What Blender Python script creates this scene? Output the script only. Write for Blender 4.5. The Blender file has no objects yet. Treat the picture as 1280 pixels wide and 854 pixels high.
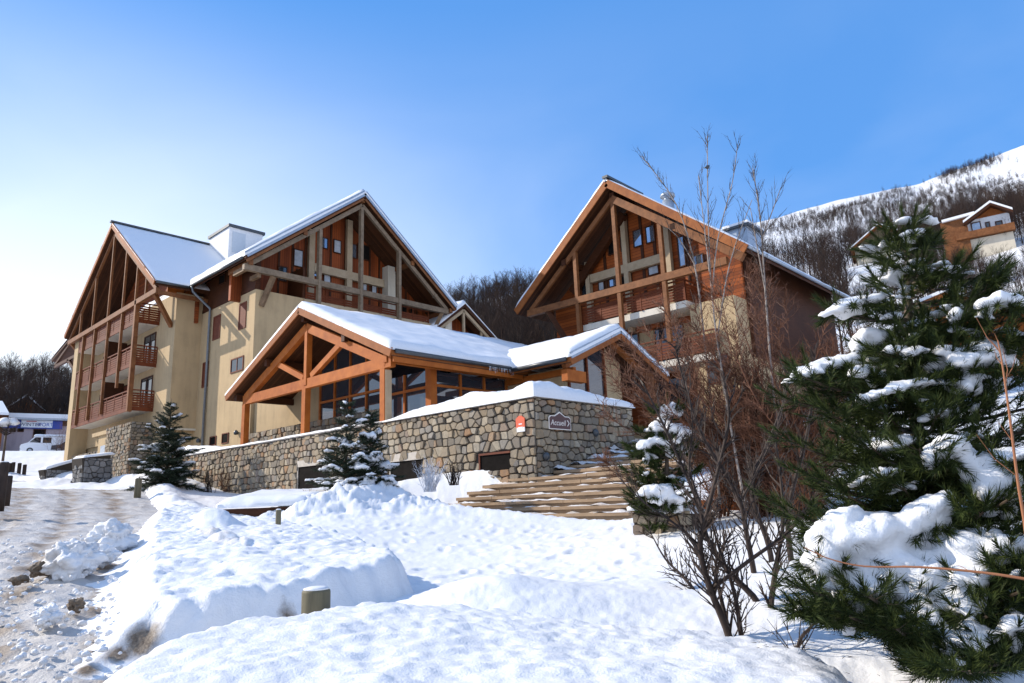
import bpy, math, random
import numpy as np
from mathutils import Vector, noise
R = math.radians
S = bpy.context.scene
COL = S.collection

# ---------------------------------------------------------------- camera calibration (buildings lie on a square grid: X to the right rear, Y to the left rear)
FPX = 879.88
PITCH, ROLL, YAW = R(12.7826), R(-2.26342), R(43.005)
_cp, _sp = math.cos(PITCH), math.sin(PITCH)
FW = np.array([math.cos(YAW)*_cp, math.sin(YAW)*_cp, _sp])
_rt = np.array([math.sin(YAW), -math.cos(YAW), 0.0])
_up = np.cross(_rt, FW)
RT = _rt*math.cos(ROLL) + _up*math.sin(ROLL)
UP = -_rt*math.sin(ROLL) + _up*math.cos(ROLL)

def ray(px, py): return FW*FPX + RT*(px-640) - UP*(py-427)
def onX(px, py, c): d = ray(px, py); return d*(c/d[0])
def onY(px, py, c): d = ray(px, py); return d*(c/d[1])
def atD(px, py, D): d = ray(px, py); return d*(D/math.hypot(d[0], d[1]))

# ---------------------------------------------------------------- mesh helpers
class MB:
    def __init__(s): s.v = []; s.f = []; s.attr = None
    def add(s, verts, faces):
        n = len(s.v); s.v.extend([tuple(map(float, p)) for p in verts]); s.f.extend([tuple(i+n for i in f) for f in faces]); return s
    def box(s, x0, x1, y0, y1, z0, z1):
        x0, x1 = sorted((x0, x1)); y0, y1 = sorted((y0, y1)); z0, z1 = sorted((z0, z1))
        return s.add([(x0,y0,z0),(x1,y0,z0),(x1,y1,z0),(x0,y1,z0),(x0,y0,z1),(x1,y0,z1),(x1,y1,z1),(x0,y1,z1)],
                     [(0,3,2,1),(4,5,6,7),(0,1,5,4),(1,2,6,5),(2,3,7,6),(3,0,4,7)])
    def beam(s, p, q, w, h, up=(0,0,1)):
        p, q = Vector(p), Vector(q); d = (q-p).normalized(); u = Vector(up)
        if abs(d.dot(u)) > .98: u = Vector((1,0,0))
        a = d.cross(u).normalized(); b = a.cross(d).normalized()
        vs = []
        for c in (p, q):
            for i, j in ((-1,-1),(1,-1),(1,1),(-1,1)): vs.append(c + a*(i*w/2) + b*(j*h/2))
        return s.add(vs, [(3,2,1,0),(4,5,6,7),(0,1,5,4),(1,2,6,5),(2,3,7,6),(3,0,4,7)])
    def tube(s, pts, radii, n=6, cap=True):
        pts = [Vector(p) for p in pts]; N = len(pts); base = len(s.v); ref = None
        for i, p in enumerate(pts):
            d = (pts[min(i+1,N-1)] - pts[max(i-1,0)])
            if d.length < 1e-9: d = Vector((0,0,1))
            d.normalize()
            if ref is None: ref = Vector((1,0,0)) if abs(d.x) < .8 else Vector((0,1,0))
            a = (ref - d*ref.dot(d)).normalized(); b = d.cross(a); ref = a
            r = radii[i] if hasattr(radii, '__len__') else radii
            for k in range(n):
                t = 2*math.pi*k/n; q = p + a*(r*math.cos(t)) + b*(r*math.sin(t)); s.v.append((q.x,q.y,q.z))
        for i in range(N-1):
            for k in range(n):
                a0 = base+i*n+k; a1 = base+i*n+(k+1)%n
                s.f.append((a0, a1, a1+n, a0+n))
        if cap:
            s.f.append(tuple(base+k for k in range(n-1,-1,-1))); s.f.append(tuple(base+(N-1)*n+k for k in range(n)))
        return s
    def cone_twig(s, p, q, r):                    # 3-sided pyramid
        p, q = Vector(p), Vector(q); d = (q-p)
        if d.length < 1e-6: return s
        d.normalize(); u = Vector((0,0,1)) if abs(d.z) < .9 else Vector((1,0,0)); a = d.cross(u).normalized(); b = d.cross(a); n = len(s.v)
        for k in range(3):
            t = 2.0944*k; w = p + a*(r*math.cos(t)) + b*(r*math.sin(t)); s.v.append((w.x,w.y,w.z))
        s.v.append((q.x,q.y,q.z)); s.f += [(n,n+1,n+3),(n+1,n+2,n+3),(n+2,n,n+3)]; return s
    def lathe(s, c, prof, n=16):                  # profile of (r, z)
        base = len(s.v)
        for r, z in prof:
            for k in range(n):
                t = 2*math.pi*k/n; s.v.append((c[0]+r*math.cos(t), c[1]+r*math.sin(t), c[2]+z))
        for i in range(len(prof)-1):
            for k in range(n):
                a0 = base+i*n+k; a1 = base+i*n+(k+1)%n; s.f.append((a0,a1,a1+n,a0+n))
        s.f.append(tuple(base+k for k in range(n-1,-1,-1))); s.f.append(tuple(base+(len(prof)-1)*n+k for k in range(n)))
        return s
    def prism(s, poly, ax, a, b):                 # polygon in the two other axes, extruded along axis ax from a to b
        def P(uv, t):
            return (t,uv[0],uv[1]) if ax == 0 else (uv[0],t,uv[1]) if ax == 1 else (uv[0],uv[1],t)
        n = len(poly); vs = [P(p,a) for p in poly] + [P(p,b) for p in poly]
        return s.add(vs, [tuple(range(n)), tuple(range(2*n-1,n-1,-1))] + [(i,(i+1)%n,(i+1)%n+n,i+n)[::-1] for i in range(n)])
    def slab(s, quad, th):                        # a quad thickened downwards (vertically)
        q = [Vector(p) for p in quad]; w = [p - Vector((0,0,th)) for p in q]
        return s.add(q+w, [(0,1,2,3),(7,6,5,4)] + [(i,i+4,(i+1)%4+4,(i+1)%4) for i in range(4)])
    def build(s, name, mat, parent=None, smooth=False):
        me = bpy.data.meshes.new(name)
        v = np.array(s.v, dtype=np.float32).reshape(-1,3)
        if parent is not None: v = v - np.array(parent_loc(parent), dtype=np.float32)
        me.from_pydata(v.tolist(), [], s.f)
        if smooth: me.polygons.foreach_set('use_smooth', [True]*len(me.polygons))
        me.materials.append(mat); me.update()
        o = bpy.data.objects.new(name, me); COL.objects.link(o)
        if parent is not None: o.parent = parent
        return o

def parent_loc(p):
    L = Vector((0,0,0))
    while p is not None: L = L + Vector(p.location); p = p.parent
    return L
def recalc(o):
    import bmesh
    bm = bmesh.new(); bm.from_mesh(o.data); bmesh.ops.recalc_face_normals(bm, faces=bm.faces); bm.to_mesh(o.data); bm.free(); return o
def thing(name, label, cat, loc=(0,0,0), group=None):
    o = bpy.data.objects.new(name, None); COL.objects.link(o); o.location = tuple(map(float, loc)); o.empty_display_size = .2
    o['label'] = label; o['category'] = cat
    if group: o['group'] = group
    return o
def tag(o, label, cat, group=None, kind=None):
    o['label'] = label; o['category'] = cat
    if group: o['group'] = group
    if kind: o['kind'] = kind
    return o
def dup(o, loc=None, rotz=0, scale=1, label=None):
    c = o.copy(); COL.objects.link(c)
    if loc is not None: c.location = tuple(map(float, loc)); c.rotation_euler = (0,0,rotz); c.scale = (scale,)*3 if not hasattr(scale,'__len__') else scale
    if label: c['label'] = label
    for ch in o.children:
        d = ch.copy(); COL.objects.link(d); d.parent = c
        for g in ch.children:
            e = g.copy(); COL.objects.link(e); e.parent = d
    return c

# ---------------------------------------------------------------- materials
class NT:
    def __init__(s, name):
        s.m = bpy.data.materials.new(name); s.m.use_nodes = True; s.t = s.m.node_tree; s.p = s.t.nodes['Principled BSDF']
        s.geo = s.t.nodes.new('ShaderNodeNewGeometry')
    def n(s, typ, **k):
        nd = s.t.nodes.new(typ)
        for a, b in k.items():
            if a.startswith('i_'):
                key = a[2:].replace('_',' '); nd.inputs[key].default_value = b
            else: setattr(nd, a, b)
        return nd
    def l(s, a, b): s.t.links.new(a, b)
    def mapped(s, scale=(1,1,1), rot=(0,0,0)):
        mp = s.n('ShaderNodeMapping'); mp.inputs['Scale'].default_value = scale; mp.inputs['Rotation'].default_value = rot
        s.l(s.geo.outputs['Position'], mp.inputs['Vector']); return mp.outputs['Vector']
    def noise(s, scale, detail=4, rough=.55, vec=None, mscale=None):
        nd = s.n('ShaderNodeTexNoise'); nd.inputs['Scale'].default_value = scale; nd.inputs['Detail'].default_value = detail; nd.inputs['Roughness'].default_value = rough
        s.l(vec if vec is not None else s.mapped(mscale or (1,1,1)), nd.inputs['Vector']); return nd.outputs['Fac']
    def ramp(s, fac, stops):
        r = s.n('ShaderNodeValToRGB'); el = r.color_ramp.elements
        while len(el) < len(stops): el.new(.5)
        for e, (p, c) in zip(el, stops): e.position = p; e.color = (*c, 1) if len(c) == 3 else c
        s.l(fac, r.inputs['Fac']); return r.outputs['Color']
    def mix(s, fac, a, b, mode='MIX'):
        x = s.n('ShaderNodeMix', data_type='RGBA', blend_type=mode)
        for sock, v in ((x.inputs['Factor'], fac), (x.inputs['A'], a), (x.inputs['B'], b)):
            if hasattr(v, 'links') or hasattr(v, 'is_linked'): s.l(v, sock)
            elif hasattr(v, '__len__'): sock.default_value = (*v, 1)
            else: sock.default_value = v
        # the colour sockets of the Mix node share their names with the float ones: link them by index
        return x
    def cmix(s, fac, a, b, mode='MIX'):
        x = s.n('ShaderNodeMixRGB', blend_type=mode)
        for i, v in enumerate((fac, a, b)):
            if isinstance(v, bpy.types.NodeSocket): s.l(v, x.inputs[i])
            elif hasattr(v, '__len__'): x.inputs[i].default_value = (*v, 1)
            else: x.inputs[i].default_value = v
        return x.outputs[0]
    def math(s, op, a, b=0.0):
        x = s.n('ShaderNodeMath', operation=op)
        for i, v in enumerate((a, b)):
            if isinstance(v, bpy.types.NodeSocket): s.l(v, x.inputs[i])
            else: x.inputs[i].default_value = v
        return x.outputs[0]
    def bump(s, h, strength=.3, dist=.02, normal=None):
        b = s.n('ShaderNodeBump'); b.inputs['Strength'].default_value = strength; b.inputs['Distance'].default_value = dist
        s.l(h, b.inputs['Height'])
        if normal is not None: s.l(normal, b.inputs['Normal'])
        s.l(b.outputs['Normal'], s.p.inputs['Normal']); return b.outputs['Normal']
    def base(s, c):
        if isinstance(c, bpy.types.NodeSocket): s.l(c, s.p.inputs['Base Color'])
        else: s.p.inputs['Base Color'].default_value = (*c, 1)
    def rough(s, r): s.p.inputs['Roughness'].default_value = r

def mat_snow(name, dirt=0.0, bump=.35, big=.05, attr=False, tint=(.75,.75,.755)):
    k = NT(name); k.rough(.55)
    n1 = k.noise(2.2, 6, .6); n2 = k.noise(14, 5, .65); n3 = k.noise(60, 3, .6)
    c = k.cmix(k.ramp(n2, [(.35,(0,0,0)),(.7,(1,1,1))]), tint, tuple(min(.92, t+.05) for t in tint))
    if dirt > 0:
        f = k.ramp(k.noise(1.1, 8, .72), [(.5,(0,0,0)),(.72,(dirt,)*3)])
        c = k.cmix(f, c, (.42,.36,.29))
    if attr:
        at = k.n('ShaderNodeAttribute', attribute_name='dirt')
        f = k.math('MULTIPLY', at.outputs['Fac'], 1.25)
        f = k.math('SUBTRACT', k.math('ADD', f, k.noise(7, 8, .75)), .95)
        f = k.ramp(f, [(.0,(0,0,0)),(.55,(1,1,1))])
        soil = k.ramp(k.noise(22, 6, .7), [(.3,(.10,.065,.04)),(.7,(.34,.26,.18))])
        c = k.cmix(f, c, soil)
    k.base(c)
    h = k.math('ADD', k.math('MULTIPLY', n1, 1.0), k.math('ADD', k.math('MULTIPLY', n2, .55), k.math('MULTIPLY', n3, .3)))
    k.bump(h, bump, big); k.p.inputs['Specular IOR Level'].default_value = .3
    return k.m

def mat_wood(name, dark, light, scale=(3,3,3), grain=(1.5,1.5,30), planks=None, rough=.6, bump=.25):
    k = NT(name); k.rough(rough)
    a = k.noise(1.0, 6, .65, mscale=grain); b = k.noise(.9, 3, .5)
    c = k.ramp(k.math('ADD', k.math('MULTIPLY', a, .7), k.math('MULTIPLY', b, .4)), [(.32,dark),(.72,light)])
    h = a
    if planks:                                    # planks = (axis, width): grooves and a tone per plank
        ax, w = planks; sp = k.n('ShaderNodeSeparateXYZ'); k.l(k.geo.outputs['Position'], sp.inputs[0])
        v = k.math('DIVIDE', sp.outputs[ax], w)
        fr = k.math('FRACT', v); fl = k.math('FLOOR', v)
        wn = k.n('ShaderNodeTexWhiteNoise', noise_dimensions='1D'); k.l(fl, wn.inputs['W'])
        c = k.cmix(.55, c, k.ramp(wn.outputs['Value'], [(0,tuple(x*.55 for x in dark)),(1,tuple(min(1,x*1.25) for x in light))]))
        g = k.math('LESS_THAN', fr, .09)
        c = k.cmix(g, c, tuple(x*.3 for x in dark))
        h = k.math('SUBTRACT', a, k.math('MULTIPLY', g, 3))
    k.base(c); k.bump(h, bump, .01); k.p.inputs['Specular IOR Level'].default_value = .2; return k.m

def mat_plain(name, col, rough=.5, var=.12, metal=0, nscale=6, bump=0):
    k = NT(name); k.rough(rough); k.p.inputs['Metallic'].default_value = metal
    f = k.noise(nscale, 5, .65)
    k.base(k.ramp(f, [(.3,tuple(c*(1-var) for c in col)),(.7,tuple(min(1,c*(1+var)) for c in col))]))
    if bump: k.bump(k.noise(nscale*8, 4, .6), bump, .01)
    return k.m

def mat_stucco(name, col):
    k = NT(name); k.rough(.9)
    f = k.noise(.7, 6, .7); st = k.noise(1.0, 5, .6, mscale=(3,3,.35))
    c = k.ramp(k.math('ADD', k.math('MULTIPLY', f, .5), k.math('MULTIPLY', st, .5)), [(.30,tuple(x*.70 for x in col)),(.50,tuple(x*.95 for x in col)),(.7,tuple(min(1,x*1.06) for x in col))])
    k.base(c); k.bump(k.noise(45, 4, .7), .35, .01); return k.m

def mat_stone(name, ramp=None, val=1.0):
    k = NT(name); k.rough(.85)
    pal = ramp or [(0,(.16,.125,.085)),(.12,(.30,.25,.18)),(.27,(.46,.35,.215)),(.40,(.20,.165,.125)),(.53,(.38,.275,.155)),(.68,(.52,.43,.30)),(.79,(.27,.245,.21)),(.90,(.42,.22,.09)),(1,(.33,.26,.175))]
    c = k.ramp(k.geo.outputs['Random Per Island'], [(p,tuple(x*val for x in q)) for p,q in pal])
    n = k.noise(9, 6, .7)
    c = k.cmix(k.ramp(n, [(.3,(.55,)*3),(.7,(.0,)*3)]), c, (.13,.115,.10))
    k.base(c); k.bump(k.math('ADD', n, k.math('MULTIPLY', k.noise(40,4,.7), .5)), .6, .03); return k.m

def mat_glass(name, col=(.02,.025,.03), rough=.03, ior=1.8):
    k = NT(name); k.rough(rough); k.p.inputs['IOR'].default_value = ior
    k.base(k.ramp(k.noise(.8, 3), [(.3,tuple(c*.7 for c in col)),(.7,tuple(c*1.4 for c in col))]))
    k.bump(k.noise(.7, 2), .04, .02); return k.m

def mat_hill():
    k = NT('hillside branches'); k.rough(.9); oi = k.n('ShaderNodeObjectInfo'); k.p.inputs['Specular IOR Level'].default_value = .1
    k.base(k.ramp(oi.outputs['Random'], [(0,(.016,.012,.011)),(.3,(.045,.027,.020)),(.6,(.03,.023,.02)),(.85,(.07,.042,.028)),(1,(.022,.021,.022))])); return k.m
M = {}
M['snow'] = mat_snow('snow')
M['roof_snow'] = mat_snow('roof snow', bump=.22, big=.04)
M['snow_ground'] = mat_snow('ground snow', attr=True, bump=.3, big=.05)
M['snow_bank'] = mat_snow('ploughed snow', attr=True, bump=.36, big=.06)
M['stucco'] = mat_stucco('ochre render', (.46,.33,.18))
M['stucco_pale'] = mat_stucco('pale render', (.62,.55,.43))
M['soffit_white'] = mat_stucco('balcony soffit render', (.66,.60,.50))
M['wood_orange'] = mat_wood('varnished larch', (.27,.062,.008), (.46,.135,.021), grain=(3,3,3))
M['wood_porch'] = mat_wood('porch fascia larch', (.17,.046,.010), (.32,.105,.025), grain=(3,3,3))
M['wood_red'] = mat_wood('red brown cladding', (.13,.028,.007), (.25,.06,.014), grain=(2,2,20), planks=(2,.16))
M['larch_red'] = mat_wood('orange red larch boards', (.20,.042,.008), (.35,.085,.016), grain=(2,2,20), planks=(2,.18))  # orange red is the boards' own colour
M['wood_red_v'] = mat_wood('red brown boards', (.15,.03,.007), (.29,.066,.014), grain=(20,20,2), planks=(0,.16))
M['wood_rail'] = mat_wood('balcony rail wood', (.075,.015,.004), (.17,.042,.012), grain=(2,2,20))
M['wood_dark'] = mat_wood('dark stained wood', (.032,.010,.003), (.080,.026,.009), grain=(2,2,20))
M['soffit'] = mat_wood('eaves boarding', (.045,.015,.005), (.11,.040,.015), grain=(2,2,2), planks=(0,.14))
M['soffit_y'] = mat_wood('eaves boarding across', (.045,.015,.005), (.11,.040,.015), grain=(2,2,2), planks=(1,.14))
M['timber'] = mat_wood('weathered timber', (.10,.058,.03), (.23,.145,.08), grain=(4,4,4))
M['timber_grey'] = mat_wood('grey weathered timber', (.11,.078,.048), (.26,.19,.125), grain=(4,4,4))
M['timber_brown'] = mat_wood('brown timber', (.10,.036,.012), (.25,.10,.036), grain=(4,4,4))
M['timber_cream'] = mat_wood('cream painted timber', (.34,.25,.15), (.48,.37,.24), grain=(3,3,3))
M['sleeper'] = mat_wood('stair timber', (.15,.095,.055), (.40,.28,.175), grain=(6,1.2,8), bump=.5)
M['post_wood'] = mat_wood('old log', (.06,.052,.034), (.17,.15,.095), grain=(14,14,1.2), bump=.6)
M['zinc'] = mat_plain('zinc flashing', (.33,.37,.42), .35, .15, .5)
M['gutter'] = mat_plain('dark gutter', (.07,.075,.08), .4, .2, .4)
M['pipe'] = mat_plain('drainpipe paint', (.14,.15,.16), .45, .2, .3)
M['white'] = mat_plain('white render', (.68,.68,.68), .8, .08)
M['white_paint'] = mat_plain('white paint', (.8,.8,.8), .5, .05)
M['grey_panel'] = mat_plain('grey panel', (.48,.52,.56), .5, .06)
M['glass'] = mat_glass('window glass')
M['glass_blue'] = mat_glass('sky reflecting glass', (.28,.32,.38), .03, 1.6); M['glass_blue'].node_tree.nodes['Principled BSDF'].inputs['Metallic'].default_value = .75
M['curtain'] = mat_plain('pale curtain', (.36,.38,.40), .4, .25, nscale=3)
M['dark'] = mat_plain('painted interior shade', (.012,.010,.009), .9, .3); M['dark'].node_tree.nodes['Principled BSDF'].inputs['Specular IOR Level'].default_value = .05  # near black colour stands in for shade inside rooms and openings
M['shutter'] = mat_wood('shutter wood', (.085,.022,.012), (.17,.05,.024), grain=(2,2,20))
M['mortar'] = mat_plain('mortar', (.045,.034,.025), .95, .35, nscale=12, bump=.6)
M['stone'] = mat_stone('field stone', val=.86)
M['stone_dark'] = mat_stone('base stone with painted shade', val=.72)  # field stone palette at a lower value, shade put into the colour
M['stone_grey'] = mat_stone('grey block stone', [(0,(.10,.10,.10)),(.5,(.19,.185,.18)),(1,(.26,.25,.24))])
M['concrete'] = mat_plain('concrete', (.46,.41,.35), .9, .12, bump=.3)
M['bark'] = mat_wood('bark', (.045,.032,.022), (.13,.095,.065), grain=(12,12,2.5), bump=.7)
M['bark_red'] = mat_wood('red brown twigs', (.06,.024,.013), (.165,.07,.037), grain=(8,8,3))
M['bark_orange'] = mat_wood('orange twig', (.24,.09,.04), (.36,.16,.08), grain=(8,8,3))
M['birch'] = mat_wood('birch bark', (.13,.10,.085), (.36,.31,.27), grain=(5,5,22))
M['twig_dark'] = mat_wood('dark twigs', (.018,.012,.010), (.055,.037,.028), grain=(6,6,3))
M['hill_twig'] = mat_hill()
M['hill_dark'] = mat_plain('dark hillside crowns', (.035,.036,.038), .9, .35, nscale=.5)
def mat_needles(name, a, b):
    k = NT(name); k.rough(.6); k.p.inputs['Specular IOR Level'].default_value = .12
    k.base(k.ramp(k.math('ADD', k.math('MULTIPLY', k.geo.outputs['Random Per Island'], .6), k.math('MULTIPLY', k.noise(1.7, 3), .4)), [(.15,a),(.8,b)])); return k.m
M['needles'] = mat_needles('pine needles', (.009,.018,.005), (.055,.072,.018))
M['needles_dark'] = mat_needles('spruce needles', (.012,.022,.014), (.04,.055,.03))
M['dry'] = mat_needles('dry stalks', (.20,.12,.05), (.42,.30,.17))
# ---------------------------------------------------------------- world, sun, camera
EL = R(31.5); SH = Vector((-.50, .866, 0)).normalized()
SUN = Vector((SH.x*math.cos(EL), SH.y*math.cos(EL), math.sin(EL)))
def make_light():
    w = bpy.data.worlds.new('World'); S.world = w; w.use_nodes = True; t = w.node_tree
    bg = t.nodes['Background']; out = t.nodes['World Output']
    sky = t.nodes.new('ShaderNodeTexSky'); sky.sky_type = 'NISHITA'; sky.sun_disc = False
    sky.sun_elevation = EL; sky.sun_rotation = math.atan2(SH.x, SH.y); sky.altitude = 1400; sky.air_density = 1.0; sky.dust_density = .15; sky.ozone_density = 2.2
    tc = t.nodes.new('ShaderNodeTexCoord'); sep = t.nodes.new('ShaderNodeSeparateXYZ'); t.links.new(tc.outputs['Generated'], sep.inputs[0])
    mp = t.nodes.new('ShaderNodeMapping'); mp.inputs['Scale'].default_value = (1.5, 1.5, 3.0); mp.inputs['Rotation'].default_value = (0, R(14), R(40))
    t.links.new(tc.outputs['Generated'], mp.inputs[0])
    nz = t.nodes.new('ShaderNodeTexNoise'); nz.inputs['Scale'].default_value = 1.3; nz.inputs['Detail'].default_value = 7; nz.inputs['Roughness'].default_value = .45; nz.inputs['Distortion'].default_value = .35
    t.links.new(mp.outputs[0], nz.inputs['Vector'])
    cr = t.nodes.new('ShaderNodeValToRGB'); cr.color_ramp.elements[0].position = .33; cr.color_ramp.elements[1].position = .85; cr.color_ramp.elements[1].color = (.85,.85,.85,1)
    t.links.new(nz.outputs['Fac'], cr.inputs[0])
    # high haze cloud: thick low over the valley on the sun's side, thin wisps above
    dp = t.nodes.new('ShaderNodeVectorMath'); dp.operation = 'DOT_PRODUCT'; d0 = Vector((.05, 1.0, .18)).normalized(); dp.inputs[1].default_value = d0
    nm = t.nodes.new('ShaderNodeVectorMath'); nm.operation = 'NORMALIZE'; t.links.new(tc.outputs['Generated'], nm.inputs[0]); t.links.new(nm.outputs[0], dp.inputs[0])
    mr = t.nodes.new('ShaderNodeMapRange'); mr.interpolation_type = 'SMOOTHSTEP'; mr.inputs['From Min'].default_value = .62; mr.inputs['From Max'].default_value = 1.0; mr.inputs['To Max'].default_value = .75
    t.links.new(dp.outputs['Value'], mr.inputs['Value'])
    ad = t.nodes.new('ShaderNodeMath'); ad.operation = 'ADD'; t.links.new(mr.outputs[0], ad.inputs[0])
    ml = t.nodes.new('ShaderNodeMath'); ml.operation = 'MULTIPLY'; ml.inputs[1].default_value = .62; t.links.new(cr.outputs[0], ml.inputs[0]); t.links.new(ml.outputs[0], ad.inputs[1]); ad.use_clamp = True
    fall = t.nodes.new('ShaderNodeMapRange'); fall.inputs['From Min'].default_value = .62; fall.inputs['From Max'].default_value = .15; t.links.new(sep.outputs['Z'], fall.inputs['Value'])
    # unseen white cloud added behind the camera to neutralise the ambient light
    dq = t.nodes.new('ShaderNodeVectorMath'); dq.operation = 'DOT_PRODUCT'; dq.inputs[1].default_value = (-math.cos(YAW), -math.sin(YAW), .1); t.links.new(nm.outputs[0], dq.inputs[0])
    mq = t.nodes.new('ShaderNodeMapRange'); mq.interpolation_type = 'SMOOTHSTEP'; mq.inputs['From Min'].default_value = .0; mq.inputs['From Max'].default_value = .7; mq.inputs['To Max'].default_value = .4; t.links.new(dq.outputs['Value'], mq.inputs['Value'])
    m2 = t.nodes.new('ShaderNodeMath'); m2.operation = 'MULTIPLY'; t.links.new(ad.outputs[0], m2.inputs[0]); t.links.new(fall.outputs[0], m2.inputs[1])
    hs = t.nodes.new('ShaderNodeHueSaturation'); hs.inputs['Saturation'].default_value = 1.3; hs.inputs['Value'].default_value = 1.3; t.links.new(sky.outputs[0], hs.inputs['Color'])
    bl = t.nodes.new('ShaderNodeMixRGB'); bl.inputs[0].default_value = .66; t.links.new(hs.outputs[0], bl.inputs[1]); bl.inputs[2].default_value = (.92, 2.5, 5.9, 1)
    mx = t.nodes.new('ShaderNodeMixRGB'); mz = t.nodes.new('ShaderNodeMath'); mz.operation = 'MAXIMUM'; t.links.new(m2.outputs[0], mz.inputs[0]); t.links.new(mq.outputs[0], mz.inputs[1]); t.links.new(mz.outputs[0], mx.inputs[0]); t.links.new(bl.outputs[0], mx.inputs[1]); mx.inputs[2].default_value = (7.6, 8.0, 8.4, 1)
    t.links.new(mx.outputs[0], bg.inputs['Color']); bg.inputs['Strength'].default_value = .15
    ld = bpy.data.lights.new('sun', 'SUN'); ld.energy = 5.0; ld.angle = R(.5); ld.color = (1, .91, .78)
    lo = bpy.data.objects.new('sun', ld); COL.objects.link(lo); lo.location = (-20, 30, 40); lo.rotation_euler = SUN.to_track_quat('Z', 'Y').to_euler()
    cd = bpy.data.cameras.new('camera'); co = bpy.data.objects.new('camera', cd); COL.objects.link(co)
    cd.sensor_width = 36; cd.lens = 36*FPX/1280; cd.clip_start = .05; cd.clip_end = 6000
    from mathutils import Matrix
    co.matrix_world = Matrix(((RT[0],UP[0],-FW[0],0),(RT[1],UP[1],-FW[1],0),(RT[2],UP[2],-FW[2],0),(0,0,0,1)))
    S.camera = co
    vs = S.view_settings; vs.view_transform = 'Standard'; vs.look = 'None'; vs.gamma = 1; vs.exposure = .2; vs.use_curve_mapping = False
make_light()

# ---------------------------------------------------------------- terrain
CTL = [ # pixel x, pixel y, distance
 (760,648,17),(570,643,17.8),(650,690,12.5),(520,705,12),(620,740,9),(800,722,9.6),(860,782,7.3),(520,760,7.6),(400,772,7.5),(250,800,7.1),(120,818,6.9),
 (480,606,23.0),(600,603,20.3),(660,590,20.3),(400,628,27),(300,618,38.5),(250,606,41),(330,628,30),(215,612,36),(300,655,18),(420,660,15.5),(220,645,22),(180,690,13),
 (40,800,8),(50,690,14),(80,640,25),(65,610,40),(-40,606,42),(-60,660,20),(-60,720,12),(150,607,46),(10,588,60),(30,566,100),(0,640,27),(160,640,26),(130,660,20),
 (800,664,13),(920,640,13.5),(930,610,17),(860,600,18),(1000,700,8.2),(1060,770,6.6),(1150,790,6.4),(1270,800,6.5),(1270,700,9.5),(1100,690,9.5),(1150,640,12),(1000,640,12.5),(1270,620,14),
]
CP = [tuple(atD(*c)) for c in CTL] + [(0,0,-1.62),(0,-6,-1.7),(-6,0,-1.7),(6,-6,-1.5),(-8,8,-1.6),(8,-2,-1.4),(3,3,-1.5),(1,5,-1.5),(5,1,-1.5),
 (-30,30,1),(-20,62,8),(30,-24,2.5),(40,0,4.0),(36,12,3.6),(52,5,7),(25,5,1.4),(27,9,1.9),(19.5,11,1.0),(22,8,1.0),(24,14,1.6),(20,20,1.6),(22,30,1.8),(30,25,2.4),(28,36,2.4),(18,45,2.2),(25,55,4.5),(16,60,4.3),(45,25,5.5),(40,45,5.5),(0,48,3.0),(5,40,2.0),(-8,30,.6),(-40,-20,-1),(0,-40,-1)]
CP = np.array(CP)
def _tps_fit(P, lam=.02):
    n = len(P); d = np.hypot(P[:,None,0]-P[None,:,0], P[:,None,1]-P[None,:,1])
    K = np.where(d > 0, d*d*np.log(d+1e-9), 0)*1e-2 + np.eye(n)*lam
    Q = np.c_[np.ones(n), P[:,:2]]
    A = np.block([[K, Q],[Q.T, np.zeros((3,3))]])
    return np.linalg.solve(A, np.r_[P[:,2], 0, 0, 0])
TW = _tps_fit(CP)
def tps(x, y):
    x = np.asarray(x, float); y = np.asarray(y, float); o = TW[-3] + TW[-2]*x + TW[-1]*y
    for i in range(len(CP)):
        d2 = (x-CP[i,0])**2 + (y-CP[i,1])**2
        o = o + TW[i]*1e-2*.5*d2*np.log(d2+1e-12)
    return o
def sstep(a, b, t):
    t = np.clip((t-a)/(b-a), 0, 1); return t*t*(3-2*t)
# skyline of the wooded slope and of the far snowy ridge, as picture x -> elevation
def _elev(px, py):
    d = ray(px, py); return math.atan2(d[1], d[0]), d[2]/math.hypot(d[0], d[1])
SKY1 = [(-500,505),(-200,486),(0,478),(100,474),(300,430),(420,402),(545,385),(600,374),(680,362),(760,335),(900,312),(1000,306),(1100,296),(1200,278),(1280,262),(1500,205),(1800,150)]
SKY2 = [(-500,560),(600,460),(760,400),(860,318),(900,288),(960,274),(1000,265),(1050,250),(1100,238),(1150,229),(1180,217),(1200,209),(1240,196),(1280,180),(1400,135),(1700,60)]
e1 = sorted(_elev(*p) for p in SKY1); e2 = sorted(_elev(*p) for p in SKY2)
AZ1 = [a for a,_ in e1]; EV1 = [e for _,e in e1]; AZ2 = [a for a,_ in e2]; EV2 = [e for _,e in e2]
R1, R2 = 260.0, 850.0
def hill_h(x, y):
    r = np.hypot(x, y); az = np.arctan2(y, x)
    az = np.where(az < AZ1[0]-2.2, az+2*math.pi, az)
    E1 = np.interp(az, AZ1, EV1, left=.16, right=.14); E2 = np.interp(az, AZ2, EV2, left=.2, right=.12)
    p = np.interp(az, [_elev(1280,300)[0], _elev(1050,300)[0], _elev(640,400)[0], _elev(50,470)[0]], [.9, 1.0, 1.25, 1.75])
    t = np.clip((r-45)/(R1-45), 0, 1)
    z1 = 3.5 + (R1*E1-3.5)*t**p
    t2 = np.clip((r-R1)/(R2-R1), 0, 1.6)
    zz = R2*E2
    z2 = R1*E1 + (zz-R1*E1)*np.clip(t2,0,1)**1.15 - 9*np.sin(np.clip(t2*3,0,1)*math.pi) - np.clip(t2-1,0,1)*160
    return np.where(r < R1, z1, z2)
def fbm(x, y, s, seed=0, octv=4):
    return noise.fractal(Vector((x*s, y*s, seed*7.31)), .9, 2.1, octv)
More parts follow.
